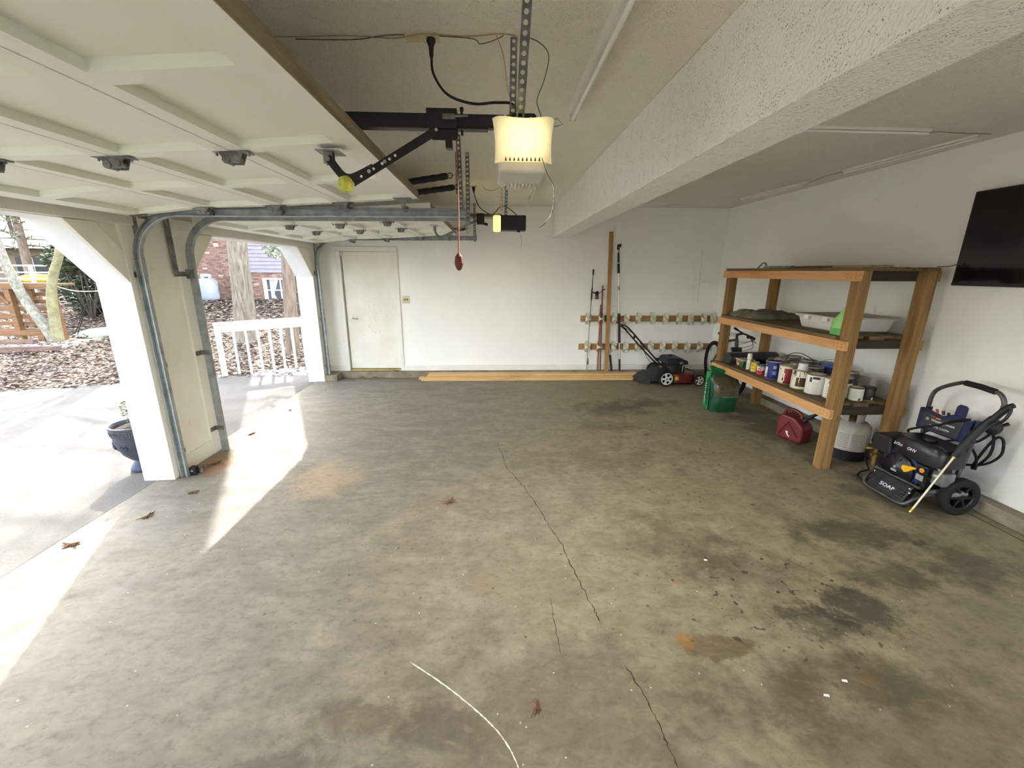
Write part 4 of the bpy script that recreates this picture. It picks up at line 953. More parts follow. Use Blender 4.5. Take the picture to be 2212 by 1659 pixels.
BINM = NT('bin_plastic'); BINM.pr(.35, 0, .4); BINM.base(BINM.ramp(BINM.noise(BINM.coord(), 4, 4), [(.3, rgb(222,216,214)), (.7, rgb(200,192,188))]))
m = MB(); vs = []
for z, e in ((zm,.03), (zm+.125,0)): vs += [(3.045+e,3.60+e,z),(3.60-e,3.60+e,z),(3.60-e,4.10-e,z),(3.045+e,4.10-e,z)]
m.add(vs, [(0,3,2,1),(0,1,5,4),(1,2,6,5),(2,3,7,6),(3,0,4,7),(4,5,6,7)])
bn.part('tub', m, BINM.mat, bevel=.02, seg=3)
bn.part('rim', MB().box(3.03,3.615,3.585,4.115,zm+.112,zm+.125), BINM.mat, bevel=.005)
bn.part('lid', MB().box(3.025,3.62,3.58,4.12,zm+.1255,zm+.138), pm('bin_lid', rgb(196,184,172), rgb(172,160,148), scale=4, rough=.5), bevel=.005)
for y in (3.72,3.95): bn.part('latch', MB().box(3.022,3.031,y-.03,y+.03,zm+.09,zm+.13), WHITE_P, bevel=.003)
jg = Thing('weed_killer_jug', 'pale green plastic jug with handle leaning on the near front post', 'jug', (2.985, 3.54, zm))
GRN = NT('green_jug'); GRN.pr(.35, 0, .4); GRN.base(rgb(150,206,120)); GRN.b.inputs['Transmission Weight'].default_value = .15
rings = []
for z, rx, ry, dy in ((0,.040,.060,0),(.012,.046,.068,0),(.10,.046,.068,0),(.135,.040,.058,-.004),(.16,.030,.045,-.012),(.185,.026,.036,-.022),(.215,.026,.032,-.034),(.24,.022,.022,-.046),(.255,.016,.016,-.05),(.27,.016,.016,-.052)):
    rings.append([Vector((2.995+rx*math.copysign(abs(math.cos(a))**.7,math.cos(a)), 3.50+dy+ry*math.copysign(abs(math.sin(a))**.7,math.sin(a)), zm+z)) for a in [2*math.pi*k/20 for k in range(20)]])
jg.part('jug_body', MB().extrude(rings, rings), GRN.mat, smooth=True)
jg.part('liquid_band', MB().extrude([[Vector((2.995+.047*math.copysign(abs(math.cos(a))**.7,math.cos(a)), 3.50+.069*math.copysign(abs(math.sin(a))**.7,math.sin(a)), zm+z)) for a in [2*math.pi*k/20 for k in range(20)]] for z in (.006,.06)], [0,1]), pm('green_liquid', rgb(96,176,96), rgb(84,160,84), rough=.3), smooth=True)
jg.part('cap', MB().lathe([(.018,0),(.018,.025),(0,.027)], 14, Matrix.Translation((2.995,3.448,zm+.268))), pm('pale_green', rgb(176,220,150)), smooth=True)
single('paper_scrap', MB().add([(2.97,3.50,zm+.001),(3.01,3.46,zm+.001),(2.99,3.44,zm+.02),(2.955,3.475,zm+.018),(2.96,3.49,zm+.03)], [(0,1,2,3),(0,3,4)]), pm('scrap_paper', rgb(214,202,170), rgb(190,176,140), scale=20), 'torn scrap of paper at the foot of the green jug', 'paper scrap', (2.98,3.47,zm))

# ---- lower shelf: paint cans and bottles
zl = SZ[0]
METL = pm('can_lid', rgb(172,164,148), rgb(128,118,100), scale=14, rough=.4, metal=.6)
def label_mat(name, base, bands, seed=0, blot=None):
    """printed can wrapper: plain colour with horizontal/vertical print blocks"""
    t = NT(name); t.pr(.45, 0, .35); v = t.coord(); f = t.noise(v, 3, 2)
    c = t.ramp(f, [(.3, base), (.7, tuple(x*.93 for x in base[:3])+(1,))])
    sp = t.n('SeparateXYZ'); t.l(v, sp.inputs[0])
    ang = t.math('ARCTAN2', sp.outputs['Y'], sp.outputs['X'])
    for col, z0, z1, a0, a1 in bands:
        m = t.math('MULTIPLY', t.math('MULTIPLY', t.math('GREATER_THAN', sp.outputs['Z'], z0), t.math('LESS_THAN', sp.outputs['Z'], z1)),
                   t.math('MULTIPLY', t.math('GREATER_THAN', ang, a0), t.math('LESS_THAN', ang, a1)))
        c = t.mix(m, c, col)
    if blot:
        m = t.math('MULTIPLY', t.smooth(t.noise(t.coord((8,8,2.2)), 5, 3), .5, .53), t.smooth(sp.outputs['Z'], blot[1], blot[1]+.05)); c = t.mix(m, c, blot[0])
    t.base(c); return t.mat
def textlines(z0, z1, a0, a1, col, n=6):
    h = (z1-z0)/n; return [(col, z0+k*h, z0+k*h+h*.35, a0, a1) for k in range(n)]
def can(lab, x, y, r, h, mat, z=None, bail=True, group='paint cans on the lower shelf', name='paint_can', lidm=None, rot=0.0, lid=True):
    z = zl if z is None else z
    t = Thing(name, lab, 'paint can' if name == 'paint_can' else 'can', (x,y,z), group, local=True, rot=(0,0,rot))
    t.part('can_body', MB().lathe([(r*.97,0),(r,.004),(r,h-.004),(r*.97,h)], 28), mat, smooth=True)
    t.part('rim', MB().lathe([(r*.97,0),(r*1.03,.002),(r*1.03,.006),(r,.007)], 28), METL, smooth=True)
    if lid:
        t.part('lid', MB().lathe([(r*1.0,h-.008),(r*1.035,h-.003),(r*1.02,h+.003),(r*.93,h+.003),(r*.90,h-.004),(r*.84,h-.005),(0,h-.004)], 28), lidm or METL, smooth=True)
    if bail:
        pts = [(r*1.04*math.cos(a), .0+r*.2*math.sin(a)*0-.0, h*.8+r*.75*math.sin(a)) for a in [math.pi*k/14 for k in range(15)]]
        M = Matrix.Rotation(1.15, 4, 'X'); pts = [Vector((p[0],0,h*.8))+Vector((0,(p[2]-h*.8)*.85,(p[2]-h*.8)*.42)) for p in pts]
        t.part('bail_handle', MB().tube(pts, .0022, 5), STEEL)
        for s in (-1,1): t.part('ear', MB().cyl((s*r*.98,0,h*.8), (s*r*1.06,0,h*.8), .008, n=8), METL)
    return t
W_ = rgb(228,224,214); K_ = rgb(34,32,32); PI = math.pi
FA = -2.5   # direction that faces the camera (angle of -X-Y)
can('small white bottle-shaped spray can with tall cap near the far end', 3.03, 4.735, .026, .10, label_mat('spray_label', W_, textlines(.02,.09,-3.1,-2.2,rgb(120,118,112),5)), bail=False, name='spray_can', lid=False)
o = [c_ for c_ in COL.objects if c_.name.startswith('spray_can')][0]
for nm, pr_, mt in (('shoulder', [(.026,.10),(.024,.112),(.016,.12),(.016,.13)], W_), ('spray_cap', [(.022,.125),(.027,.13),(.026,.185),(.022,.195),(0,.196)], rgb(226,222,210))):
    build(nm, MB().lathe(pr_, 20), pm('spray_'+nm, mt, rough=.4), parent=o, smooth=True)
can('yellow half-pint can beside the spray can', 3.045, 4.635, .044, .112, label_mat('yellow_label', rgb(226,196,50), [(rgb(206,204,196),0,.018,-4,4), (rgb(150,130,40),.07,.085,-3.0,-2.4), (rgb(190,160,40),.03,.045,-3,-2.2)]), bail=False)
can('small red and white can between the yellow and blue cans', 3.035, 4.505, .043, .108, label_mat('redwhite_label', rgb(224,220,212), [(rgb(196,58,62),.006,.05,-4,4), (rgb(150,40,44),.06,.075,-2.9,-2.1), (rgb(60,60,66),.085,.095,-3,-2)]), bail=False, lidm=BLACKP)
can('navy blue gallon paint can with white barcode strip', 3.06, 4.33, .084, .192, label_mat('blue_label', rgb(34,44,112), [(W_,.02,.13,-3.35+6.2832,3.1416), (W_,.02,.13,-3.1416,-2.92), (K_,.03,.06,-3.1,-2.97), (rgb(150,170,200),.115,.15,-2.25,-1.9), (rgb(120,130,160),.05,.09,-2.3,-1.85)]+textlines(.03,.10,-2.55,-2.35,rgb(80,90,140),4)))
can('cream and dark red gallon paint can beside the blue one', 3.07, 4.12, .082, .19, label_mat('red_label', rgb(222,208,186), [(rgb(128,34,40),.0,.165,-2.62,-1.2), (W_,.03,.115,-2.95,-2.5), (K_,.035,.065,-2.8,-2.62)]+textlines(.07,.11,-2.9,-2.55,rgb(140,60,60),4)))
can('cream gallon can with brown dripping paint label and a white cup on top', 3.065, 3.92, .083, .188, label_mat('brown_label', rgb(224,216,190), [(rgb(74,48,40),.03,.12,-2.72,-1.7), (W_,.06,.165,-2.42,-2.36), (rgb(96,70,62),.04,.07,-2.5,-2.2)], blot=(K_,.105)))
can('white gallon can with fine print label next to the near post', 3.075, 3.735, .082, .19, label_mat('white_label', rgb(230,227,216), textlines(.02,.13,-2.62,-1.9,rgb(178,174,164),7)+textlines(.02,.13,-3.1,-2.7,rgb(188,184,172),7)+[(K_,.15,.172,-2.6,-1.9),(K_,.12,.165,-2.92,-2.66)]), bail=False, lidm=pm('rusty_lid', rgb(128,110,88), rgb(92,78,60), scale=18, metal=.3))
can('white gallon can partly hidden behind the near front post', 3.13, 3.575, .080, .188, label_mat('white_label_b', rgb(230,227,216), textlines(.02,.12,-3.1,-2.2,rgb(170,166,156),5)+[(K_,.14,.17,-2.9,-2.6)]), bail=False)
can('pale gallon can with wire handle behind the near front post', 3.24, 3.63, .082, .19, label_mat('pale_label_c', rgb(206,200,182), [(K_,.14,.185,-3,-.6)]+textlines(.03,.12,-2.4,-.8,rgb(150,146,132),6)))
can('white quart can at the near end of the lower shelf', 3.285, 3.505, .054, .122, label_mat('quart_label', rgb(226,222,208), textlines(.03,.105,-2.8,-1.2,rgb(172,168,154),6)+[(rgb(90,86,70),.01,.03,-1.9,-1.5)]), bail=False, lidm=pm('rusty_lid', rgb(128,110,88)))
can('dark quart can beside the white quart can', 3.405, 3.515, .054, .118, label_mat('dark_label', rgb(44,38,40), [(rgb(200,198,190),.012,.035,-1.75,-1.45),(rgb(70,50,48),.05,.09,-2.2,-1.4)]), bail=False, lidm=BLACKP)
t = Thing('white_cup', 'small white plastic cup upside down on the brown-label can', 'cup', (3.05,3.90,zl+.192), local=True)
t.part('cup_wall', MB().lathe([(.042,0),(.044,.004),(.038,.062),(.034,.066),(0,.067)], 22), WHITE_P, smooth=True)
t.part('cup_rim', MB().lathe([(.042,0),(.046,.002),(.046,.006),(.043,.008)], 22), WHITE_P, smooth=True)
can('small bare silver can near the back of the lower shelf', 3.28, 4.70, .044, .15, pm('silver_can', rgb(176,174,166), rgb(140,138,130), scale=6, rough=.35, metal=.6), bail=False, lidm=BLACKP)
for k, (x, y, lab) in enumerate(((3.27,4.50,'grey back-row can behind the blue can'), (3.25,4.22,'dull back-row can behind the red can'), (3.26,4.02,'dull back-row can behind the brown-label can'), (3.45,4.60,'dull can at the rear of the shelf behind the silver can'), (3.46,4.36,'dull can at the rear of the shelf behind the red can'), (3.44,3.80,'dark can at the rear of the shelf, nearest of its row'))):
    can(lab, x, y, .083, .185+.006*(k % 3), pm('back_can_%d' % (k % 3), (rgb(150,146,132), rgb(96,92,84), rgb(60,58,54))[k % 3], rough=.4, scale=5), rot=.5*k, lidm=METL)
t = Thing('blue_lid_tub', 'grey tub with royal blue lid at the rear of the lower shelf', 'tub', (3.47,4.09,zl), local=True)
t.part('tub', MB().lathe([(.07,0),(.085,.15),(.09,.155)], 24), pm('tub_grey', rgb(120,118,108)), smooth=True)
t.part('flange', MB().lathe([(.09,.150),(.112,.154),(.112,.160),(.09,.164)], 24), pm('tub_flange', rgb(90,94,100)), smooth=True)
t.part('lid', MB().lathe([(.088,.158),(.092,.165),(.09,.21),(.085,.218),(0,.218)], 24), pm('royal_blue', rgb(36,62,128), rgb(28,48,104), rough=.4), smooth=True)
t.part('wire_handle', MB().tube([(.09*math.cos(a),0,.205+.05*math.sin(a)) for a in [math.pi*k/12 for k in range(13)]], .002, 5), STEEL)
t = Thing('plant_food_tub', 'small clear-lidded tub with green and orange label near the far end', 'tub', (3.10,4.93,zl))
t.part('tub', MB().box(3.03,3.17,4.86,5.0,zl,zl+.075), label_mat('plant_label', rgb(150,92,50), [(rgb(40,110,64),-.01,.05,-3.2,-1.9),(rgb(210,205,190),.01,.04,2.6,3.1),(rgb(210,150,110),.03,.07,2.2,2.7)]), bevel=.006)
t.part('lid', MB().box(3.02,3.18,4.85,5.01,zl+.075,zl+.09), pm('clear_lid', rgb(186,184,180), rgb(168,166,162), rough=.3), bevel=.004)
TARPB = pm('black_tarp', rgb(66,70,66), rgb(40,43,42), scale=7, rough=.45, bump=.25, bscale=40)
m = MB(); rings = []
for i in range(25):
    u = i/24; x = 2.965+.62*u; rr = .075+.012*noise.noise(Vector((u*5,0,1)))
    rings.append([Vector((x, 5.10+.095*math.cos(a)*(1+.06*noise.noise(Vector((u*6,a,2)))), zl+.072+rr*.95*math.sin(a)*(1+.08*noise.noise(Vector((u*6,a,7)))))) for a in [2*math.pi*k/20 for k in range(20)]])
t = Thing('rolled_tarp', 'rolled dark grey plastic tarp across the far end of the lower shelf', 'tarp', (3.27,5.10,zl))
t.part('tarp_roll', m.extrude(rings, rings), TARPB, smooth=True)
t.part('loose_flap', MB().prism([(2.962,zl+.003),(3.25,zl+.003),(3.25,zl+.05),(2.962,zl+.06)], Matrix(((1,0,0,0),(0,0,-1,5.01),(0,1,0,0),(0,0,0,1))), .012), pm('tarp_edge', rgb(22,23,23), rgb(16,17,17)), bevel=.004)
for k, pts in enumerate(([(3.15,4.30,zl+.21),(3.22,4.33,zl+.27),(3.3,4.28,zl+.28),(3.36,4.18,zl+.23),(3.3,4.1,zl+.205)], [(3.2,4.45,zl+.20),(3.28,4.42,zl+.235),(3.36,4.36,zl+.235),(3.4,4.3,zl+.205)])):
    wire(('coil of dark cord lying over the paint cans', 'pale cord draped over the rear paint cans')[k], pts, .004, (BLACKP, WIREB)[k], 'loose_cord', 'cord')

# ================================================================== bag, fuel can, propane
def bagmat():
    t = NT('soil_bag'); t.pr(.3, 0, .5); v = t.coord(); sp = t.n('SeparateXYZ'); t.l(v, sp.inputs[0])
    g1 = t.ramp(t.noise(v, 7, 4), [(.3, rgb(30,82,56)), (.7, rgb(20,56,40))])
    br = t.ramp(t.noise(v, 14, 5), [(.3, rgb(64,52,34)), (.5, rgb(92,82,58)), (.7, rgb(46,58,36))])
    m = t.math('MULTIPLY', t.smooth(sp.outputs['Z'], .20, .24), t.smooth(sp.outputs['Z'], .42, .47, 1, 0))
    m = t.math('MULTIPLY', m, t.smooth(sp.outputs['X'], -.165, -.14))
    c = t.mix(m, g1, br)
    ln = t.math('MULTIPLY', t.math('MULTIPLY', t.math('GREATER_THAN', sp.outputs['Z'], .205), t.math('LESS_THAN', sp.outputs['Z'], .213)), t.math('GREATER_THAN', sp.outputs['X'], -.07))
    c = t.mix(t.math('MULTIPLY', ln, .6), c, rgb(150,140,110))
    t.base(c); t.bump(t.noise(t.coord((1,1,.5)), 14, 4), .35, .02); return t.mat
bg_ = Thing('soil_bag', 'half-full green plastic soil bag slumped in front of the shelf', 'bag', (2.92, 5.03, 0))
rings = []; nb_ = 36
for j in range(19):
    v = j/18; z = .50*v
    rx = (.165+.02*math.sin(v*2.6))*(1 if v < .8 else 1-.55*(v-.8)/.2*.5); ry = (.10+.035*math.sin(min(1,v*1.3)*math.pi))*(1 if v < .72 else max(.12, 1-(v-.72)/.28))
    ring = []
    for k in range(nb_):
        a = 2*math.pi*k/nb_; wv = 1+.09*noise.noise(Vector((math.cos(a)*2,math.sin(a)*2,z*7)))+.05*noise.noise(Vector((math.cos(a)*9,math.sin(a)*9,z*5)))
        wv += .05*noise.noise(Vector((math.cos(a)*5,math.sin(a)*5,z*14+4)))
        ring.append(Vector((2.925+rx*wv*math.copysign(abs(math.cos(a))**.55,math.cos(a)), 5.03+ry*wv*math.copysign(abs(math.sin(a))**.65,math.sin(a)), z+(.07*max(0,-math.cos(a))-.02*max(0,math.cos(a)))*v*v)))
    rings.append(ring)
bg_.part('bag_body', MB().extrude(rings, rings), bagmat(), smooth=True)
bg_.part('top_fold', MB().add([(2.75,5.03,.50),(2.90,5.01,.495),(3.07,5.02,.46),(3.05,4.985,.50),(2.89,4.975,.53),(2.735,4.99,.60),(2.72,5.03,.585)], [(0,1,4,5),(1,2,3,4),(0,5,6)]), pm('bag_green', rgb(24,110,60), rgb(18,84,46), rough=.3), smooth=False)
m = MB().add([(2.742,5.00,.02),(2.742,5.13,.03),(2.735,5.12,.50),(2.735,5.01,.55),(2.752,5.06,.02),(2.748,5.07,.5)], [(0,4,5,3),(4,1,2,5)])
bg_.part('side_gusset', m, pm('bag_gusset', rgb(30,140,76), rgb(22,104,56), rough=.3))
m = MB()
for k in range(9): m.box(2.727,2.7295,5.07,5.072+.02*((k*7 % 5)/5)+.006,.10+k*.03,.112+k*.03)
bg_.part('side_print', m, PRINT_W)

gc = Thing('gas_can', 'red plastic gas can with black spout under the shelf', 'gas can', (3.20, 3.99, 0))
RP = pm('gas_red', rgb(112,34,36), rgb(88,26,28), scale=6, rough=.4)
m = MB(); m.prism([(-.13,0),(.13,0),(.14,.02),(.14,.17),(.05,.25),(.02,.26),(-.10,.27),(-.14,.22),(-.14,.02)], frame((3.20,3.99,0)+Vector((-.085,0,0)) if False else Vector((3.115,4.02,0)), (.35,-.937,0), (0,0,1)), -.18)
gc.part('can_body', m, RP, bevel=.022, seg=3)
fr = frame((3.115,4.02,0), (.35,-.937,0), (0,0,1))
def G(u, z, w): return fr @ Vector((u, z, -w))
gc.part('carry_handle', MB().tube(catmull([G(-.12,.25,.09),G(-.10,.30,.09),G(-.03,.315,.09),G(.04,.29,.09),G(.06,.235,.09)]), .017, 10), RP, smooth=True)
gc.part('side_rib', MB().tube([G(-.10,.05,-.003),G(-.02,.20,-.003),G(.10,.06,-.003)], .008, 6), RP, smooth=True)
gc.part('spout', MB().tube(catmull([G(.08,.22,.09),G(.11,.26,.09),G(.15,.30,.09),G(.20,.345,.09)]), [.028]*5+[.02]*8+[.015]*6, 10), BLACKP, smooth=True)
gc.part('warning_sticker', MB().prism([(-.03,.10),(.0,.095),(-.005,.075),(.02,.045),(.01,.04),(-.02,.07)], frame(G(0,0,-.0015), (.35,-.937,0), (0,0,1)), .001), PRINT_W)
pt_ = Thing('propane_cylinder', 'small grey propane cylinder with paper label under the shelf', 'propane tank', (3.42, 3.62, 0), local=True)
pt_.part('foot_ring', MB().lathe([(.135,0),(.15,.002),(.152,.10),(.14,.105)], 28), BLACKP, smooth=True)
TANKG = pm('tank_grey', rgb(196,192,180), rgb(176,172,160), scale=5, rough=.4)
pt_.part('tank_body', MB().lathe([(.13,.075),(.152,.10),(.155,.13),(.155,.29),(.15,.325),(.125,.355),(.08,.372),(.03,.378),(0,.378)], 32), TANKG, smooth=True)
pt_.part('paper_label', MB().lathe([(.1565,.125),(.1565,.285)], 24, None, -3.0, -.6), label_mat('tank_label', rgb(200,196,184), textlines(.13,.28,-2.9,-2.3,rgb(140,136,126),9)+textlines(.13,.28,-2.2,-1.5,rgb(146,142,132),9)+textlines(.13,.28,-1.4,-.8,rgb(146,142,132),9)))
m = MB(); m.lathe([(.085,.36),(.09,.44),(.094,.445),(.088,.45)], 24, None, -2.0, 3.6); pt_.part('collar', m, TANKG, smooth=True).modifiers.new('t','SOLIDIFY').thickness = .004
pt_.part('valve', MB().cyl((0,0,.37), (0,0,.42), .016).lathe([(.02,.42),(.022,.425),(.022,.44),(0,.442)], 12).cyl((0,0,.40),(-.05,-.02,.40),.012), BRASS, smooth=True)
# ================================================================== pressure washer
pw = Thing('pressure_washer', 'navy and black gas pressure washer with coiled hose by the right wall', 'pressure washer', (3.3, 2.85, 0))
GLOSSB = pm('gloss_black', rgb(24,24,26), rgb(15,15,16), scale=12, rough=.32)
CHARC = pm('charcoal_panel', rgb(56,57,60), rgb(46,47,50), scale=10, rough=.55)
pw.part('front_frame', MB().tube(catmull([(3.42,3.06,.12),(3.22,3.06,.135),(3.13,3.055,.10),(3.085,3.03,.045),(3.075,2.97,.03),(3.075,2.86,.03),(3.075,2.74,.03),(3.085,2.68,.045),(3.13,2.655,.10),(3.22,2.65,.135),(3.42,2.65,.12)], 5), .0135, 10), TAN_TUBE, smooth=True)
pw.part('cross_bar', MB().cyl((3.155,3.03,.178), (3.155,2.67,.178), .012, n=10), TAN_TUBE, smooth=True)
a_ = frame((3.113,2.855,.105), (0,-1,0), (.42,0,.91))
tank_ = pw.part('soap_tank', MB().obox(a_ @ Matrix.Translation((0,0,-.02)), .32, .155, .05), GLOSSB, bevel=.012, seg=3)
rb = MB()
for sx_ in (-1,1):
    for k in range(6): rb.obox(a_ @ Matrix.Translation((sx_*.105, -.055+k*.021, .008)), .075, .009, .008)
pw.part('tank_ribs', rb, BLACKM, parent=tank_, bevel=.002)
text_mesh('soap_lettering', 'SOAP', .040, a_ @ Matrix.Translation((.0,-.012,.0065)), PRINT_W, tank_, pw.off, bold=True, sx=1.25)
for u, v in ((-.15,.05),(.15,.05),(.165,.02)): pw.part('bolt', MB().lathe([(.008,0),(.006,.005),(0,.006)], 8, a_ @ Matrix.Translation((u,v,.006))), CHROME)
pw.part('base_plate', MB().box(3.16,3.46,2.66,3.05,.125,.14), BLACKM, bevel=.004)
pw.part('rubber_foot', MB().cyl((3.13,2.99,0), (3.13,2.99,.05), .028, n=14).cyl((3.13,2.73,0), (3.13,2.73,.05), .028, n=14), RUBBER)
for y, nm in ((2.605,'wheel'), (3.125,'wheel')):
    M = Matrix.Translation((3.40,y,.142)) @ Matrix.Rotation(math.pi/2, 4, 'X')
    wl = pw.part(nm, MB().lathe([(.095,-.032),(.125,-.035),(.142,-.022),(.142,.022),(.125,.035),(.095,.032),(.095,-.032)], 36, M), RUBBER, smooth=True)
    hb_ = MB().lathe([(.085,-.02),(.098,-.026),(.098,.03),(.085,.02),(.085,-.02)], 36, M).lathe([(0,.03),(.022,.03),(.026,.02),(.026,-.03),(0,-.03)], 16, M)
    for k in range(6):
        a = 2*math.pi*k/6; hb_.bar((3.40,y-.008,.142), (3.40+.09*math.cos(a),y-.008,.142+.09*math.sin(a)), .018, .03, (0,1,0))
    pw.part('wheel_hub', hb_, BLACKP, parent=wl)
pw.part('axle', MB().cyl((3.40,2.58,.142), (3.40,3.15,.142), .009, n=10), STEEL)
# engine
pw.part('crankcase', MB().box(3.19,3.40,2.68,3.02,.14,.34), BLACKM, bevel=.015)
e1 = MB(); shell(e1, 3.30, 2.80, .36, .50, .135, .20, k=4.0, top=.86)
ft = pw.part('fuel_tank', e1, GLOSSB, smooth=True)
pw.part('fuel_cap', MB().lathe([(.035,0),(.045,.006),(.045,.026),(.035,.034),(0,.036)], 20, Matrix.Translation((3.29,2.80,.50))), BLACKP, smooth=True)
pw.part('air_filter_box', MB().prism([(2.96,.30),(3.12,.31),(3.15,.36),(3.14,.435),(3.10,.455),(2.98,.45)], Matrix(((0,0,1,3.17),(1,0,0,0),(0,1,0,0),(0,0,0,1))), .20), BLACKP, bevel=.014, seg=3)
pw.part('muffler_cover', MB().prism([(2.62,.42),(2.74,.40),(2.74,.50),(2.66,.52),(2.62,.50)], Matrix(((0,0,1,3.22),(1,0,0,0),(0,1,0,0),(0,0,0,1))), .18), BLACKP, bevel=.014, seg=3)
Mx = Matrix(((0,0,-1,3.19),(-1,0,0,2.875),(0,1,0,.235),(0,0,0,1)))
rs = pw.part('recoil_starter', MB().lathe([(.125,0),(.125,.022),(.11,.034),(.06,.042),(.055,.046),(0,.046)], 30, Mx), GLOSSB, smooth=True)
pw.part('blower_shroud', MB().prism([(2.72,.14),(3.02,.14),(3.03,.33),(2.98,.37),(2.80,.37),(2.72,.30)], Matrix(((0,0,1,3.185),(1,0,0,0),(0,1,0,0),(0,0,0,1))), .05), NAVY, bevel=.012, seg=3)
for k in range(10):
    a = 2*math.pi*k/10; pw.part('starter_slot', MB().obox(Mx @ Matrix.Rotation(a,4,'Z') @ Matrix.Translation((.09,0,.035)), .03, .008, .01), BLACKM, parent=rs)
text_mesh('engine_lettering', '212cc', .030, frame((3.160,2.905,.435), (0,-1,.0), (.25,0,1)), PRINT_W, ft, pw.off, bold=True)
text_mesh('engine_lettering', 'OHV', .032, frame((3.158,2.795,.43), (0,-1,.0), (.22,0,1)), PRINT_W, ft, pw.off, bold=True)
pw.part('warning_strip', MB().obox(frame((3.215,2.665,.46), (0,-1,0), (.1,0,1)), .055, .008, .004), OLDIV)
pw.part('throttle_lever', MB().prism([(-.05,-.01),(-.02,-.035),(.0,-.02),(.035,.015),(.05,.02),(.045,.035),(.01,.03),(-.045,.015)], frame((3.15,2.765,.285), (0,-1,0), (0,0,1)), .02), YELLOWP, bevel=.004)
pw.part('orange_label', MB().lathe([(.018,0),(.018,.004),(0,.004)], 16, Matrix(((0,0,-1,3.165),(-1,0,0,2.69),(0,1,0,.312),(0,0,0,1)))), pm('orange', rgb(230,150,50)))
pw.part('rating_plate', MB().obox(frame((3.17,2.70,.25), (0,-1,.0), (0,0,1)), .055, .042, .003), pm('grey_label2', rgb(170,168,160), rgb(120,118,112), scale=70))
pw.part('starter_mark', MB().obox(Mx @ Matrix.Translation((0,-.012,.047)), .045, .006, .002).obox(Mx @ Matrix.Translation((0,-.002,.047)), .045, .003, .002), PRINT_W, parent=rs)
pw.part('starter_emblem', MB().lathe([(.008,.0),(.011,.001),(.0105,.002),(.008,.002),(.008,0)], 16, Mx @ Matrix.Translation((0,.02,.046))), PRINT_W, parent=rs)
pw.part('pump_fitting', MB().cyl((3.20,3.12,.30), (3.14,3.14,.295), .011, n=8).cyl((3.20,3.07,.275), (3.13,3.075,.265), .012, n=8).lathe([(.016,0),(.016,.014),(.010,.02)], 8, Matrix.Translation((3.17,3.07,.25))), BRASS, smooth=True)
pw.part('pump', MB().box(3.24,3.38,3.02,3.14,.17,.30), BLACKM, bevel=.015)
pw.part('carburettor', MB().box(3.24,3.33,2.60,2.68,.22,.32).cyl((3.24,2.63,.33), (3.24,2.66,.36), .012, n=8).sphere((3.235,2.645,.29), .028, 10, 6), STEEL, bevel=.006)
pw.part('exhaust', MB().cyl((3.30,2.60,.16), (3.44,2.60,.17), .022, n=10).box(3.20,3.30,2.64,2.66,.15,.17), STEEL)
# handle and control panel
hd = [(3.44,3.045,.13),(3.47,3.045,.25),(3.50,3.05,.40),(3.50,3.06,.68),(3.50,3.053,.79),(3.50,3.02,.845),(3.50,2.95,.895),(3.50,2.87,.935),(3.50,2.84,.938)]
pw.part('handle_tube', MB().tube(catmull(hd, 4), .0145, 12), TAN_TUBE, smooth=True)
hd2 = [(3.50,2.66,.925),(3.50,2.63,.92),(3.50,2.60,.89),(3.50,2.585,.845),(3.50,2.60,.78),(3.50,2.66,.68),(3.50,2.695,.60),(3.50,2.705,.45),(3.48,2.71,.28),(3.44,2.71,.13)]
pw.part('handle_tube', MB().tube(catmull(hd2, 4), .0145, 12), TAN_TUBE, smooth=True)
pw.part('foam_grip', MB().tube([(3.50,2.85,.938),(3.50,2.75,.936),(3.50,2.655,.925)], .021, 14), RUBBER, smooth=True)
pw.part('lower_cross_tube', MB().cyl((3.45,3.05,.18), (3.45,2.70,.18), .012, n=10), TAN_TUBE, smooth=True)
pf = Matrix(((0,0,-1,3.47),(-1,0,0,2.88),(0,1,0,.60),(0,0,0,1)))     # local x = -Y, y = up, z towards the room
pn_ = pw.part('control_panel', MB().prism([(-.185,-.085),(.155,-.085),(.185,.09),(.10,.10),(.07,.105),(-.02,.06),(-.10,.075),(-.185,.085)], pf, .035), NAVY, bevel=.008, seg=2)
pw.part('panel_face', MB().prism([(-.145,-.068),(.128,-.068),(.15,.07),(-.02,.038),(-.10,.062),(-.145,.062)], pf @ Matrix.Translation((0,0,.0355)), .003), CHARC, parent=pn_)
pw.part('nozzle_tab', MB().prism([(.055,.09),(.13,.09),(.135,.17),(.12,.185),(.075,.185),(.06,.165)], pf @ Matrix.Translation((0,0,.01)), .014), NAVY, bevel=.006)
for s in (-1,1): pw.part('panel_clamp', MB().cyl((3.50,2.88-s*.172,.52), (3.50,2.88-s*.172,.69), .021, n=12), NAVY, smooth=True)
text_mesh('maker_lettering', 'Westinghouse', .030, pf @ Matrix.Translation((.012,.012,.0395)), PRINT_W, pn_, pw.off, bold=True)
text_mesh('rating_lettering', '3200PSI 2.5GPM', .022, pf @ Matrix.Translation((-.005,-.034,.0395)), PRINT_W, pn_, pw.off, bold=True)
pw.part('maker_emblem', MB().lathe([(.010,0),(.013,.0006),(.013,.001),(.010,.001),(.010,0)], 20, pf @ Matrix.Translation((-.105,.012,.0385))).obox(pf @ Matrix.Translation((-.105,.012,.039)), .012, .003, .001), PRINT_W, parent=pn_)
for k, c_ in enumerate((rgb(170,60,40), rgb(214,150,60))): pw.part('nozzle_marker', MB().obox(pf @ Matrix.Translation((-.06+.035*k,.042-.006*k,.0395)), .034, .010, .002), pm('nozzle_%d' % k, c_), parent=pn_)
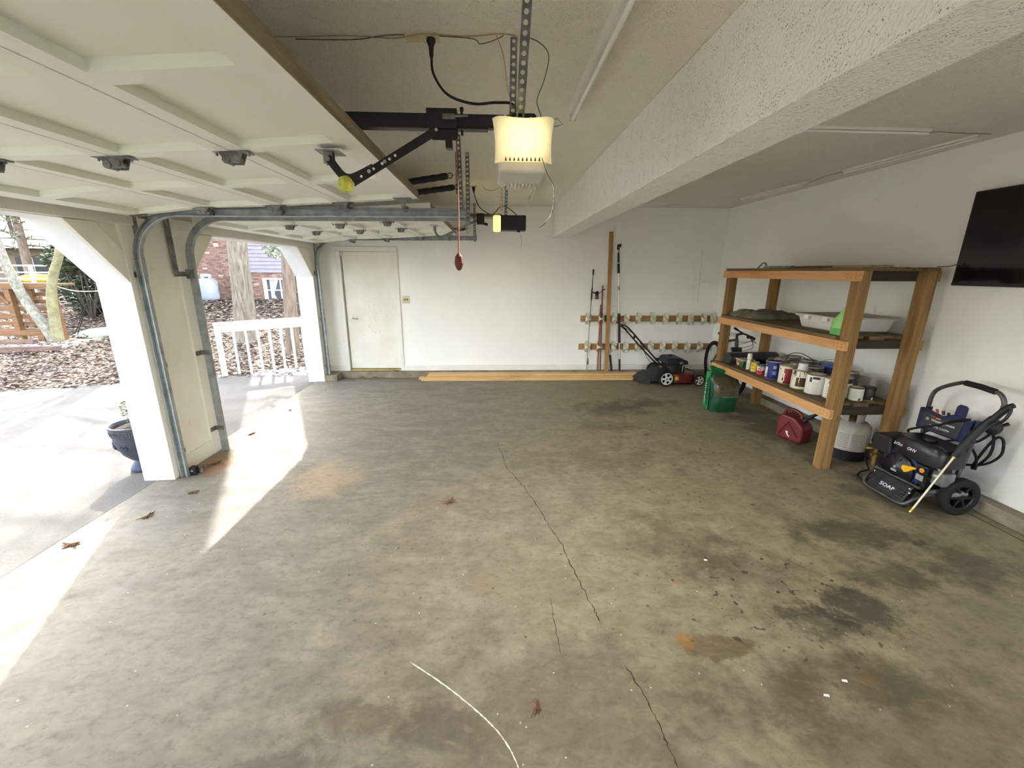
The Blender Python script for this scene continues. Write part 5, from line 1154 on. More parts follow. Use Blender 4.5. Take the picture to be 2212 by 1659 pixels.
for k, (u, c_) in enumerate(((-.06,rgb(196,96,52)), (-.015,rgb(60,62,70)), (.025,rgb(40,40,44)))): pw.part('spray_tip', MB().cyl(pf @ Vector((u,.075,.02)), pf @ Vector((u,.10,.03)), .009, n=8), pm('tip_%d' % k, c_))
# hose
hose = MB()
hose.tube(catmull([(3.43,2.70,.705),(3.42,2.80,.655),(3.42,2.875,.60),(3.415,3.0,.532),(3.42,3.09,.476),(3.43,3.085,.448),(3.44,3.02,.457),(3.45,2.977,.508),(3.44,2.90,.54),(3.44,2.845,.542),(3.45,2.74,.53),(3.53,2.70,.53),(3.60,2.684,.597)], 5), .0085, 8)
hose.tube(catmull([(3.45,3.04,.44),(3.445,2.95,.455),(3.45,2.85,.475),(3.50,2.80,.50),(3.55,2.755,.479),(3.56,2.70,.42),(3.57,2.69,.36),(3.59,2.70,.31)], 5), .0085, 8)
hose.tube(catmull([(3.60,2.684,.63),(3.61,2.66,.55),(3.60,2.65,.45),(3.60,2.70,.34),(3.60,2.73,.305),(3.60,2.71,.40),(3.61,2.675,.53),(3.61,2.64,.59),(3.61,2.605,.57),(3.61,2.595,.47),(3.60,2.66,.37),(3.58,2.78,.31),(3.5,2.85,.30)], 5), .0085, 8)
pw.part('hose', hose, RUBBER, smooth=True)
pw.part('hose_hook', MB().sphere((3.575,2.66,.66), (.05,.045,.06), 12, 8).tube([(3.50,2.68,.66),(3.60,2.66,.66),(3.63,2.62,.70)], .012, 6), BLACKP, smooth=True)
single('inlet_hose', MB().tube(catmull([(3.19,3.13,.29),(3.22,3.22,.25),(3.32,3.29,.10),(3.36,3.285,.02),(3.30,3.28,.008),(3.20,3.22,.008),(3.15,3.12,.008),(3.14,3.07,.03),(3.18,3.05,.10)], 6), .006, 8), RUBBER, 'thin black hose looping on the floor left of the pressure washer', 'hose', (3.2,3.2,.0), smooth=True)
sg = Thing('spray_wand', 'black spray gun with long pale lance leaning on the pressure washer', 'spray wand', (3.075, 2.625, 0))
T0, T1 = Vector((3.075,2.615,.012)), Vector((3.25,2.585,.47))
sg.part('lance', MB().cyl(T0.lerp(T1,.06), T1, .0068, n=10), pm('lance_pale', rgb(214,202,176), rgb(196,184,158), rough=.35, metal=.3), smooth=True)
sg.part('nozzle', MB().cyl(T0, T0.lerp(T1,.03), .010, n=8).cyl(T0.lerp(T1,.035), T0.lerp(T1,.05), .008, n=8).cyl(T0.lerp(T1,.055), T0.lerp(T1,.085), .009, n=8), BRASS, smooth=True)
sg.part('lance_collar', MB().cyl(T1-(T1-T0)*.02, T1+(T1-T0)*.02, .013, n=10), BRASS, smooth=True)
sg.part('gun_body', MB().tube(catmull([(3.25,2.585,.47),(3.28,2.58,.54),(3.32,2.57,.63),(3.36,2.55,.72),(3.375,2.52,.78)], 4), [.019,.023]+[.025]*13+[.027,.025], 12), BLACKP, smooth=True)
sg.part('pistol_grip', MB().tube(catmull([(3.37,2.525,.77),(3.385,2.50,.83),(3.395,2.475,.875),(3.40,2.46,.89)], 4), [.021]*9+[.017]*4, 10), BLACKP, smooth=True)
sg.part('trigger_guard', MB().tube(catmull([(3.39,2.465,.882),(3.38,2.455,.84),(3.37,2.465,.785),(3.365,2.50,.735)], 5), .009, 8), BLACKP, smooth=True)

# ================================================================== outside
def hgt(x, y):
    return .034*max(0.0, y-7.2) + .05*max(0.0, -x-9.5)*(1 if y > 7 else .15)*.25 - .012
def leafground():
    t = NT('leaf_ground'); t.pr(.95, 0, .1); v = t.coord()
    vo = t.n('TexVoronoi', feature='F1', voronoi_dimensions='2D'); vo.inputs['Scale'].default_value = 15; t.l(v, vo.inputs['Vector'])
    sp = t.n('SeparateColor'); t.l(vo.outputs['Color'], sp.inputs[0])
    c = t.ramp(sp.outputs[0], [(.0, rgb(62,51,43)), (.35, rgb(92,79,69)), (.65, rgb(118,105,94)), (1, rgb(142,130,118))])
    c = t.mix(t.smooth(vo.outputs['Distance'], .25, .6, 0, .7), c, rgb(60,44,36))
    t.base(c); t.bump(vo.outputs['Distance'], .6, .03); return t.mat
m = MB(); nx, ny = 60, 70; X0, X1, Y0, Y1 = -46.0, 6.0, -14.0, 62.0
def driveway_edge(x): return 6.15+(x+7.15)*.29 if x < -5.78 else (6.55+(x+5.78)*.36 if x < -4.5 else 7.05)
vs = []
for j in range(ny+1):
    for i in range(nx+1):
        x = X0+(X1-X0)*i/nx; y = Y0+(Y1-Y0)*j/ny; vs.append((x, y, hgt(x,y)-.03))
m.add(vs, [(j*(nx+1)+i, j*(nx+1)+i+1, (j+1)*(nx+1)+i+1, (j+1)*(nx+1)+i) for j in range(ny) for i in range(nx)])
LG = leafground()
struct('ground', m, LG, 'ground covered with fallen brown leaves')
def drive_mat():
    t = NT('driveway'); t.pr(.9, 0, .2); v = t.coord()
    c = t.ramp(t.noise(v, 1.4, 6, .6), [(.3, rgb(116,113,107)), (.7, rgb(96,94,88))])
    c = t.mix(t.smooth(t.noise(v, 70, 3, .7), .5, .75, 0, .45), c, rgb(70,68,63))
    t.base(c); t.bump(t.noise(v, 90, 2), .3, .004); return t.mat
DR = drive_mat()
poly = [(-30,-13),(-2.852,-13),(-2.852,7.05),(-4.5,7.03),(-4.86,6.92),(-5.78,6.55),(-7.15,6.15),(-14,4.3),(-30,1.0)]
struct('path', MB().prism(poly, Matrix.Translation((0,0,-.12)), .115), DR, 'pale concrete driveway outside the garage')
struct('path_rear', MB().box(-2.852, 5.0, -13, YN-.16, -.12, -.005), DR, 'concrete apron added behind the garage to bounce light in')  # unseen paving added so the rear doorway gets brighter bounce
# deck planks by the railing
DKW = pm('deck_plank', rgb(196,188,196), rgb(172,164,172), scale=5, stretch=(4,.6,1), rough=.7)
dk_ = bpy.data.objects.new('trim_4', None); COL.objects.link(dk_); dk_['kind'] = 'structure'; dk_['label'] = 'small grey plank deck behind the white railing'
for k in range(9):
    x = -4.12+k*.142; ye = 7.03+(x+4.49)*.636+.10; ys = 7.055
    if ye > ys+.05: build('deck_plank', MB().box(x,x+.134,ys,ye,-.04,-.002), DKW, parent=dk_, bevel=.004)

# leaf litter: thousands of separate blades, one object
def leaf_cards(n, region, size, seed, dens=None):
    rnd = random.Random(seed); m = MB()
    k = 0
    while k < n:
        x, y = region(rnd)
        if y < driveway_edge(x)+rnd.uniform(-.15,.05) and x < -2.9: continue
        if dens and rnd.random() > dens(x,y): continue
        k += 1; s = size*rnd.uniform(.55,1.25)*(1+max(0,y-9)*.06); a = rnd.uniform(0,6.283); ti = rnd.uniform(-.7,.7); z = hgt(x,y)+rnd.uniform(-.02,.035)
        M = Matrix.Translation((x,y,z)) @ Matrix.Rotation(a,4,'Z') @ Matrix.Rotation(ti,4,'X'); c = rnd.uniform(-.25,.35)*s
        m.add([M @ Vector(p) for p in ((-s,0,0),(0,-s*.45,c),(s,0,.1*s),(0,s*.45,c))], [(0,1,3),(1,2,3)])
    return m
def litter_mat():
    t = NT('leaf_litter'); t.pr(.85, 0, .2)
    wn_ = t.noise(t.coord(), 9, 2); sp = t.n('TexWhiteNoise', noise_dimensions='3D')
    sn = t.n('VectorMath', operation='SNAP'); t.l(t.coord(), sn.inputs[0]); sn.inputs[1].default_value = (.06,.06,.2); t.l(sn.outputs[0], sp.inputs[0])
    t.base(t.ramp(sp.outputs['Value'], [(0, rgb(66,55,45)), (.3, rgb(104,90,78)), (.6, rgb(140,127,113)), (.93, rgb(176,163,147)), (1, rgb(130,92,62))])); return t.mat
LM = litter_mat()
def reg1(r): return r.uniform(-12.5,-3.0), r.uniform(4.6,11.0)
def reg2(r): return r.uniform(-16,-3.2), r.uniform(10.5,20.0)
o = build('leaf_litter', leaf_cards(15000, reg1, .050, 1), LM); o['kind'] = 'stuff'; tag(o, 'carpet of dry brown leaves beyond the driveway', 'leaves')
o = build('leaf_litter', leaf_cards(9000, reg2, .062, 2), LM); o['kind'] = 'stuff'; tag(o, 'dry brown leaves on the rising ground before the brick house', 'leaves')

# ---- white railing
rg = Thing('railing', 'white painted wooden railing outside the farther garage opening', 'railing', (-3.95, 7.35, 0))
A = Vector((-4.49,7.0,0)); B = Vector((-3.36,7.72,0)); dv = (B-A).normalized()
RW_ = pm('railing_white', rgb(240,242,244), rgb(232,235,238), scale=4, rough=.5)
rg.part('post', MB().bar(A, A+UPV*.84, .085, .085, dv), RW_, bevel=.004)
rg.part('cap_rail', MB().bar(A-dv*.05+UPV*.868, B+UPV*.888, .13, .036), RW_, bevel=.004)
rg.part('top_board', MB().bar(A+UPV*.785-dv.cross(UPV)*-.0+dv*.02, B+UPV*.805, .036, .12), RW_, bevel=.003)
for k in range(7):
    p = A.lerp(B, .155+k*.13); rg.part('baluster', MB().bar(p+UPV*-.01, p+UPV*.74, .036, .036, dv), RW_, bevel=.003)

# ---- trees
BARK1 = pm('bark_tan', rgb(148,138,122), rgb(104,95,82), scale=6, stretch=(4,4,.7), rough=.9, bump=.6, bscale=14, bdist=.03)
BARK2 = pm('bark_red', rgb(132,118,104), rgb(98,85,74), scale=6, stretch=(4,4,.6), rough=.9, bump=.5, bscale=14, bdist=.02)
BARK3 = pm('bark_dark', rgb(98,90,76), rgb(58,54,46), scale=7, stretch=(3,3,.8), rough=.9, bump=.8, bscale=10, bdist=.04)
BEECH = pm('bark_beech', rgb(164,160,146), rgb(122,118,104), scale=9, stretch=(2,2,1.4), rough=.85, bump=.3, bscale=16, bdist=.02)
def branches(m, p, d, L, r, depth, rnd, upw=.25):
    n = 4; pts = [p]; rr = [r]; q = p.copy(); dd = d.copy()
    for i in range(n):
        dd = (dd+Vector((rnd.uniform(-1,1),rnd.uniform(-1,1),rnd.uniform(-.6,1)*upw*2))*.22).normalized(); q = q+dd*(L/n); pts.append(q.copy()); rr.append(max(.004, r*(1-.72*(i+1)/n)))
    m.tube(pts, rr, 5 if depth > 0 else 4)
    if depth > 0:
        for k in range(rnd.choice((2,3,3,4))):
            i = rnd.randint(1,n); ax = Vector((rnd.uniform(-1,1),rnd.uniform(-1,1),rnd.uniform(-.2,.9))).normalized()
            branches(m, pts[i], (dd*.6+ax*.9).normalized(), L*rnd.uniform(.5,.72), rr[i]*.75, depth-1, rnd, upw)
def tree(lab, pts, rad, bark, nb, z0, seed, Lb=2.2, depth=2, group='trees around the driveway', name='bare_tree', r_b=.07):
    rnd = random.Random(seed); t = Thing(name, lab, 'tree', (pts[0][0],pts[0][1],hgt(pts[0][0],pts[0][1])), group)
    P = catmull(pts, 6); R = []
    for i in range(len(P)):
        k = i/(len(P)-1); R.append(rad[0]+(rad[1]-rad[0])*k+(.35*rad[0] if i == 0 else .1*rad[0] if i == 1 else 0))
    t.part('trunk', MB().tube(P, R, 16), bark, smooth=True)
    m = MB()
    for k in range(nb):
        i = rnd.randint(int(len(P)*z0), len(P)-1); a = rnd.uniform(0,6.283)
        branches(m, P[i], Vector((math.cos(a),math.sin(a),rnd.uniform(.1,.9))).normalized(), Lb*rnd.uniform(.7,1.2), min(R[i]*.5, r_b), depth, rnd)
    if nb: t.part('branches', m, bark)
    return t
t = tree('tan-barked tree trunk behind the white railing, nearest the middle', [(-5.80,10.05,-.1),(-5.77,10.1,1),(-5.72,10.1,2.2),(-5.6,10.15,4),(-5.5,10.2,7),(-5.4,10.3,10)], (.245,.12), BARK1, 9, .78, 11, 2.6, 2)
t = tree('reddish straight trunk in front of the house window', [(-4.16,8.75,-.05),(-4.12,8.8,1),(-4.05,8.8,2.1),(-3.98,8.85,4),(-3.9,8.9,7.5)], (.135,.08), BARK2, 5, .8, 12, 2.0, 2)
t3 = tree('dark vine-covered trunk nearest the far door jamb', [(-5.02,11.6,.05),(-5.05,11.7,1),(-5.1,11.7,2.2),(-5.1,11.8,5),(-5.0,11.9,8)], (.26,.15), BARK3, 6, .7, 13, 2.4, 2)
vm_ = MB(); rnd = random.Random(4)
for k in range(60):
    z = rnd.uniform(.3,3.2); a = rnd.uniform(-2.6,-.4); c = Vector((-5.08,11.68,z)); r_ = .27
    vm_.tube([c+Vector((r_*math.cos(a),r_*math.sin(a),0)), c+Vector(((r_+.05)*math.cos(a+.4),(r_+.05)*math.sin(a+.4),rnd.uniform(-.1,.25))), c+Vector(((r_+.12)*math.cos(a+.7),(r_+.1)*math.sin(a+.7),rnd.uniform(-.1,.4)))], .006, 4)
t3.part('vines', vm_, pm('vine_pale', rgb(170,158,136), rgb(130,118,98)))
t = tree('pale beech with a leaning stem and an upright stem left of the driveway', [(-10.02,10.0,-.1),(-10.2,10.0,.45),(-10.44,10.0,.97),(-10.62,10.0,1.6),(-10.75,10.05,2.2),(-11.0,10.2,4),(-11.2,10.3,7)], (.115,.06), BEECH, 10, .8, 14, 2.4, 2, r_b=.03)
P2 = catmull([(-9.98,9.98,.0),(-9.95,9.98,.5),(-9.87,9.98,1.1),(-9.70,9.98,1.6),(-9.42,9.98,2.15),(-9.0,10.0,3.6),(-8.7,10.1,6.5)], 5)
t.part('second_stem', MB().tube(P2, [.105-.045*i/(len(P2)-1) for i in range(len(P2))], 14), pm('bark_olive', rgb(156,149,112), rgb(124,118,90), scale=9, rough=.85, bump=.3, bscale=14, bdist=.02), smooth=True)
m = MB(); rnd = random.Random(21)
for k in range(12):
    i = rnd.randint(24, len(P2)-1); a = rnd.uniform(0,6.283); branches(m, P2[i], Vector((math.cos(a),math.sin(a),.6)).normalized(), 2.0, .025, 2, rnd)
t.part('branches', m, BEECH)
# taller trees farther up the slope that shade the drive, and the wood behind
for k, (x, y, r_) in enumerate(((-12.7,17.8,.2),)):
    tree(('bare tree farther up the slope behind the swing',)[k], [(x,y,.0),(x+.1,y,2),(x+.05,y+.1,5),(x+.2,y,9)], (r_,.08), BARK3, 13, .3, 30+k, 2.6, 2)
tree('bare tree hidden behind the pillar, shading the driveway', [(-8.65,12.2,.0),(-8.6,12.2,2.5),(-8.7,12.2,5),(-8.6,12.1,9.5)], (.2,.08), BARK3, 20, .42, 41, 2.8, 3, r_b=.09)
tree('bare tree beyond the left edge of the driveway', [(-11.8,6.4,.0),(-11.7,6.4,2),(-11.8,6.5,4),(-11.6,6.5,8)], (.17,.07), BARK3, 18, .3, 42, 2.6, 3, r_b=.06)
rnd = random.Random(77)
for k in range(10):
    x = -46+k*2.9+rnd.uniform(-.5,.5); y = 34+rnd.uniform(0,8); h = rnd.uniform(9,13)
    tree('bare grey tree of the distant wood', [(x,y,.2),(x+.2,y,h*.4),(x+.1,y,h)], (rnd.uniform(.14,.26),.05), BARK3, 7, .25, 100+k, 3.0, 1, 'bare trees of the distant wood')

# foliage helpers
def leaf_cloud(c, r, n, s, seed, flat=1.0):
    rnd = random.Random(seed); m = MB()
    for k in range(n):
        while True:
            p = Vector((rnd.uniform(-1,1),rnd.uniform(-1,1),rnd.uniform(-1,1)))
            if .25 < p.length < 1: break
        q = Vector((c[0]+p.x*r[0], c[1]+p.y*r[1], c[2]+p.z*r[2])); M = Matrix.Translation(q) @ Matrix.Rotation(rnd.uniform(0,6.28),4,'Z') @ Matrix.Rotation(rnd.uniform(-1,1)*flat,4,'X') @ Matrix.Rotation(rnd.uniform(-.6,.6),4,'Y')
        ss = s*rnd.uniform(.6,1.2); m.add([M @ Vector(v) for v in ((-ss,0,0),(0,-ss*.4,-.1*ss),(ss,0,0),(0,ss*.4,-.1*ss))], [(0,1,3),(1,2,3)])
    return m
EVER = pm('evergreen_leaf', rgb(98,112,82), rgb(46,60,40), scale=6, rough=.45, spec=.6)
LIME = pm('lime_leaf', rgb(168,182,110), rgb(120,140,76), scale=6, rough=.5)
for lab, c, r, n, seed in (('dark evergreen shrub behind the swing, tallest part near the far bank', (-13.0,14.6,1.25), (1.1,.8,1.15), 3800, 1), ('dark evergreen shrub behind the swing, right one by the door jamb', (-11.3,14.2,1.0), (.85,.7,.9), 2600, 2), ('evergreen shrub beyond the upright beech stem', (-12.2,13.4,2.0), (.9,.6,.5), 1500, 3)):
    t = Thing('evergreen_shrub', lab, 'shrub', (c[0],c[1],hgt(c[0],c[1])), 'evergreen shrubs')
    o = t.part('foliage', leaf_cloud(c, r, int(n*1.5), .085, seed), EVER); o['kind'] = 'stuff'
    m = MB()
    for k in range(6): a = k*1.05; m.tube([(c[0],c[1],hgt(c[0],c[1])-.05),(c[0]+.3*math.cos(a),c[1]+.3*math.sin(a),c[2]*.6),(c[0]+.6*r[0]*math.cos(a),c[1]+.6*r[1]*math.sin(a),c[2]+.3)], [.03,.02,.008], 5)
    t.part('stems', m, BARK3)
t = Thing('broadleaf_branch', 'leafy evergreen branch hanging before the lavender siding', 'branch', (-5.2,11.5,2.6))
t.part('branch_wood', MB().tube(catmull([(-5.08,11.6,2.9),(-5.25,11.3,2.55),(-5.38,11.1,2.25),(-5.5,11.0,2.05)]), .015, 6), BARK3, smooth=True)
o = t.part('leaves', leaf_cloud((-5.32,11.1,2.22), (.34,.3,.24), 170, .085, 9), pm('broad_leaf', rgb(176,190,166), rgb(96,116,84), scale=9, rough=.3, spec=.8)); o['kind'] = 'stuff'
# pine behind the left deck
def pine(lab, x, y, h, seed):
    rnd = random.Random(seed); z0 = hgt(x,y); t = Thing('pine_tree', lab, 'tree', (x,y,z0), 'pine trees beyond the play deck')
    t.part('trunk', MB().tube([(x,y,z0-.1),(x+.1,y,z0+h*.5),(x+.1,y,z0+h)], [.17,.12,.04], 10), BARK2, smooth=True)
    br = MB(); nd = MB()
    for k in range(56):
        z = z0+1.6+(h-1.8)*rnd.random(); a = rnd.uniform(0,6.283); L_ = (1.9-.12*(z-z0))*rnd.uniform(.7,1.2); d_ = Vector((math.cos(a),math.sin(a),rnd.uniform(-.1,.35))).normalized(); p = Vector((x+.08,y,z))
        br.tube([p, p+d_*L_*.5, p+d_*L_-Vector((0,0,.1))], [.025,.016,.005], 4)
        for q in range(10):
            c = p+d_*L_*rnd.uniform(.35,1.05)+Vector((rnd.uniform(-.2,.2),rnd.uniform(-.2,.2),rnd.uniform(-.12,.15)))
            for w_ in range(9):
                e = Vector((rnd.uniform(-1,1),rnd.uniform(-1,1),rnd.uniform(-.5,1))).normalized()*.22; s_ = e.cross(Vector((.3,.2,1))).normalized()*.011
                nd.add([c-s_, c+s_, c+e], [(0,1,2)])
    t.part('branches', br, BARK3); o = t.part('needles', nd, pm('pine_needle', rgb(122,126,96), rgb(84,92,66), scale=5, rough=.6)); o['kind'] = 'stuff'
pine('grey pine beyond the play deck, left one', -18.6, 18.2, 8.0, 1); pine('grey pine beyond the play deck, right one', -14.1, 17.6, 7.0, 2)

# ---- brick house with lavender siding
def brick():
    t = NT('brick'); t.pr(.9, 0, .2); bt = t.n('TexBrick'); tc = t.n('TexCoord'); mp = t.n('Mapping'); mp.inputs['Rotation'].default_value = (math.pi/2,0,0)
    t.l(tc.outputs['Object'], mp.inputs[0]); t.l(mp.outputs[0], bt.inputs['Vector'])
    bt.inputs['Scale'].default_value = 1.0; bt.inputs['Brick Width'].default_value = .215; bt.inputs['Row Height'].default_value = .075; bt.inputs['Mortar Size'].default_value = .008; bt.inputs['Bias'].default_value = -.1
    bt.inputs['Color1'].default_value = rgb(138,102,90); bt.inputs['Color2'].default_value = rgb(172,142,128); bt.inputs['Mortar'].default_value = rgb(120,104,94)
    wn_ = t.n('TexWhiteNoise'); sn = t.n('VectorMath', operation='SNAP'); t.l(tc.outputs['Object'], sn.inputs[0]); sn.inputs[1].default_value = (.215,1,.075); t.l(sn.outputs[0], wn_.inputs[0])
    c = t.mix(t.smooth(wn_.outputs['Value'], .95, .97, 0, .7), bt.outputs['Color'], rgb(214,198,182)); c = t.mix(t.smooth(wn_.outputs['Value'], .05, .03, 0, .6), c, rgb(88,64,58))
    t.base(c); return t.mat
HX0, HX1, HY = -16.5, -4.0, 20.0
hs = Thing('neighbour_house', 'brick and lavender-sided house beyond the leafy slope', 'house', (-10.2, HY, .3))
WX0, WX1, WZ0, WZ1 = -10.42, -8.9, .27, 1.36
m = MB()
for b in ((HX0,WX0,HY,HY+.2,-.2,6.2), (WX1,HX1,HY,HY+.2,-.2,6.2), (WX0,WX1,HY,HY+.2,-.2,WZ0), (WX0,WX1,HY,HY+.2,WZ1,6.2)): m.box(*b)
hs.part('brick_wall', m, brick())
hs.part('side_wall', MB().box(HX0,HX0+.2,HY+.2,HY+6,-.2,6.2), brick())
SID = pm('lavender_siding', rgb(162,156,166), rgb(153,147,157), scale=3, rough=.6)
for k in range(27):
    z = 1.60+k*.165
    M = frame((-7.75,HY-.03,z+.0825), (1,0,0), (0,.2,1)); hs.part('siding_plank', MB().obox(M, 7.5, .160, .022), SID)
hs.part('corner_board', MB().box(-11.60,-11.49,HY-.05,HY,1.58,6.2), pm('lav_trim', rgb(166,158,172)))
WF = pm('window_white', rgb(240,242,246), rgb(230,234,240), rough=.5)
win = hs.part('window_frame', MB().box(WX0,WX1,HY-.06,HY+.04,WZ1-.07,WZ1).box(WX0,WX0+.09,HY-.06,HY+.04,WZ0,WZ1).box(WX1-.09,WX1,HY-.06,HY+.04,WZ0,WZ1).box(WX0-.04,WX1+.04,HY-.10,HY+.04,WZ0-.05,WZ0+.06), WF, bevel=.006)
hs.part('window_sash', MB().box(WX0+.09,WX1-.09,HY-.03,HY+.02,.80,.85).box(WX0+.09,WX0+.14,HY-.03,HY+.02,WZ0,WZ1).box(-9.69,-9.64,HY-.03,HY+.02,WZ0,WZ1), WF, parent=win)
GL = NT('window_glass'); GL.pr(.08, 0, .6); GL.base(rgb(96,100,108))
hs.part('window_pane', MB().box(WX0+.09,WX1-.09,HY+.02,HY+.03,.85,WZ1-.07), GL.mat, parent=win); hs.part('window_pane', MB().box(WX0+.09,WX1-.09,HY+.02,HY+.03,WZ0+.06,.80), GL.mat, parent=win)
vs = []; n = 24
for j in range(7):
    for i in range(n+1): u = i/n; z = WZ0+.06+(WZ1-WZ0-.13)*j/6; vs.append((-10.15+.42*u*(.35+.65*abs(j/6-.35)*1.4), HY+.012+.006*math.sin(u*26), z))
hs.part('curtain', MB().add(vs, [(j*(n+1)+i, j*(n+1)+i+1, (j+1)*(n+1)+i+1, (j+1)*(n+1)+i) for j in range(6) for i in range(n)]), pm('curtain', rgb(226,220,206), rgb(200,190,170)), parent=win, smooth=True)
hs.part('roof', MB().prism([(HY-.6,6.1),(HY+6.4,6.1),(HY+2.9,8.6)], Matrix(((0,0,1,HX0-.4),(1,0,0,0),(0,1,0,0),(0,0,0,1))), HX1-HX0+.8), pm('shingle_roof', rgb(96,90,86), rgb(74,70,68), scale=20))
tk = Thing('propane_tank', 'big white upright propane tank against the brick house', 'propane tank', (-12.45, 19.3, hgt(-12.45,19.3)), local=True)
WT = pm('tank_white', rgb(190,197,208), rgb(180,187,198), scale=2, rough=.4)
tk.part('tank_body', MB().lathe([(.30,-.04),(.36,.02),(.385,.10),(.385,.70),(.36,.80),(.28,.88),(.12,.93),(0,.94)], 32), WT, smooth=True)
tk.part('valve_collar', MB().lathe([(.19,.88),(.20,.92),(.20,1.07),(.17,1.10),(0,1.11)], 24), WT, smooth=True)
tk.part('collar_slot', MB().box(.06,.19,-.215,-.16,.95,.975), BLACKP)
tk.part('foot', MB().lathe([(.28,-.06),(.30,-.04),(.30,.03)], 24), BLACKP)
t = Thing('sapling', 'thin bare sapling in front of the white propane tank', 'sapling', (-9.4,16.0,hgt(-9.4,16)))
m = MB(); m.tube([(-9.4,16,hgt(-9.4,16)-.05),(-9.46,16,.75),(-9.5,16,1.5)], [.03,.025,.012], 6); rnd = random.Random(6)
for k in range(9): branches(m, Vector((-9.45,16,.5+k*.1)), Vector((rnd.choice((-1,1)),.2,.5)).normalized(), .6, .010, 1, rnd)
t.part('stem', m, BARK3)

# ---- play deck of brown timber on the left
PLAY = wood('play_timber', rgb(110,80,54), rgb(134,100,70), rgb(150,116,84), 'X', ring=6)
pd = Thing('timber_play_deck', 'brown timber play structure with open horizontal slats at the far left', 'play structure', (-10.9, 10.2, .1))
pd.part('top_beam', MB().box(-12.6,-9.98,10.12,10.20,1.27,1.40), PLAY, bevel=.006)
pd.part('deck_floor', MB().box(-14.6,-10.25,10.2,11.0,1.33,1.38), PLAY)
for x in (-10.06,-10.98,-12.2): pd.part('post', MB().box(x-.06,x+.06,10.14,10.26,.05,1.30), PLAY, bevel=.006)
for k in range(6): z = .28+k*.165; pd.part('slat', MB().box(-12.2,-10.05,10.26,10.30,z,z+.085), PLAY, bevel=.004)
pd.part('bottom_beam', MB().box(-12.4,-9.98,10.10,10.18,.22,.34), PLAY, bevel=.006)
pd.part('brace', MB().bar((-11.25,10.16,1.27), (-10.98,10.16,.95), .05, .09, (0,1,0)), PLAY)
for x in (-10.55,-11.5): pd.part('short_post', MB().box(x-.05,x+.05,10.2,10.28,.95,1.28), PLAY)
pd.part('stub_post', MB().box(-10.5,-10.36,10.06,10.16,.05,.24), PLAY)
pd.part('back_slat', MB().box(-14.5,-12.1,11.9,11.95,.4,.5).box(-14.5,-12.1,11.9,11.95,.65,.75).box(-14.5,-12.1,11.9,11.95,.9,1.0), PLAY)
LTM = pm('old_timber', rgb(138,112,100), rgb(108,86,76), scale=5, stretch=(.6,4,4), rough=.85)
for k, (a, b) in enumerate((((-12.5,8.45),(-9.15,9.13)), ((-12.0,9.55),(-10.25,9.75)))):
    single('landscape_timber', MB().bar((a[0],a[1],hgt(*a)+.04), (b[0],b[1],hgt(*b)+.04), .14, .12), LTM, ('long landscape timber edging the play area in front', 'short landscape timber behind the first edging')[k], 'timber', (a[0],a[1],hgt(*a)), bevel=.01)
sq = [(-12.6,8.62),(-9.3,9.28),(-9.45,10.3),(-12.6,10.9)]; m = MB(); vs = []
for z in (-.04, .012): vs += [(x,y,hgt(x,y)+z) for x, y in sq]
m.add(vs, [(3,2,1,0),(4,5,6,7),(0,1,5,4),(1,2,6,5),(2,3,7,6),(3,0,4,7)])
struct('sand_bed', m, pm('play_sand', rgb(206,200,188), rgb(180,172,160), scale=6, rough=.95), 'pale sand under the play deck')
sw = Thing('platform_swing', 'green platform swing hanging on black ropes', 'swing', (-9.75, 10.8, .15))
rings = []
for z, s in ((.12,.93),(.135,1.0),(.165,1.0),(.18,.95)):
    rings.append([Vector((-9.72+.66*s*math.copysign(abs(math.cos(a))**.8,math.cos(a)), 10.75+.34*s*math.sin(a), z+.02*math.cos(a)+.13*math.sin(a)*s)) for a in [2*math.pi*k/28 for k in range(28)]])
sw.part('board', MB().extrude(rings, rings), pm('swing_green', rgb(66,120,48), rgb(104,138,120), scale=1.6, rough=.4, lo=.45, hi=.6), smooth=True)
sw.part('edge_bumper', MB().tube([Vector((-9.72+.665*math.copysign(abs(math.cos(a))**.8,math.cos(a)), 10.75+.345*math.sin(a), .15+.02*math.cos(a)+.13*math.sin(a))) for a in [2*math.pi*k/28 for k in range(28)]], .022, 6, closed=True), pm('bumper_green', rgb(58,112,40), rgb(50,98,34)), smooth=True)
cb = Vector((-9.78,10.78,1.08))
for k, q in enumerate(((-10.2,10.62,.18), (-9.98,10.45,.18), (-9.2,10.6,.18), (-9.25,10.95,.18))): sw.part('rope', MB().cyl(cb, q, .009, n=6), BLACKP)
sw.part('carabiner', MB().tube([cb+Vector((.03*math.cos(a),0,.05*math.sin(a))) for a in [2*math.pi*k/12 for k in range(12)]], .007, 6, closed=True), CHROME)
sw.part('main_rope', MB().tube([cb, (-9.75,10.75,2.2), (-9.05,10.1,4.0)], .012, 6), BLACKP)
single('branch_rope', MB().tube(catmull([(-10.0,10.3,1.32),(-9.85,10.5,1.22),(-9.6,10.7,1.2),(-9.2,10.9,1.24)]), .012, 5), pm('pale_rope', rgb(206,198,180)), 'pale rope strung behind the upright beech stem', 'rope', (-10.0,10.3,1.3), smooth=True)
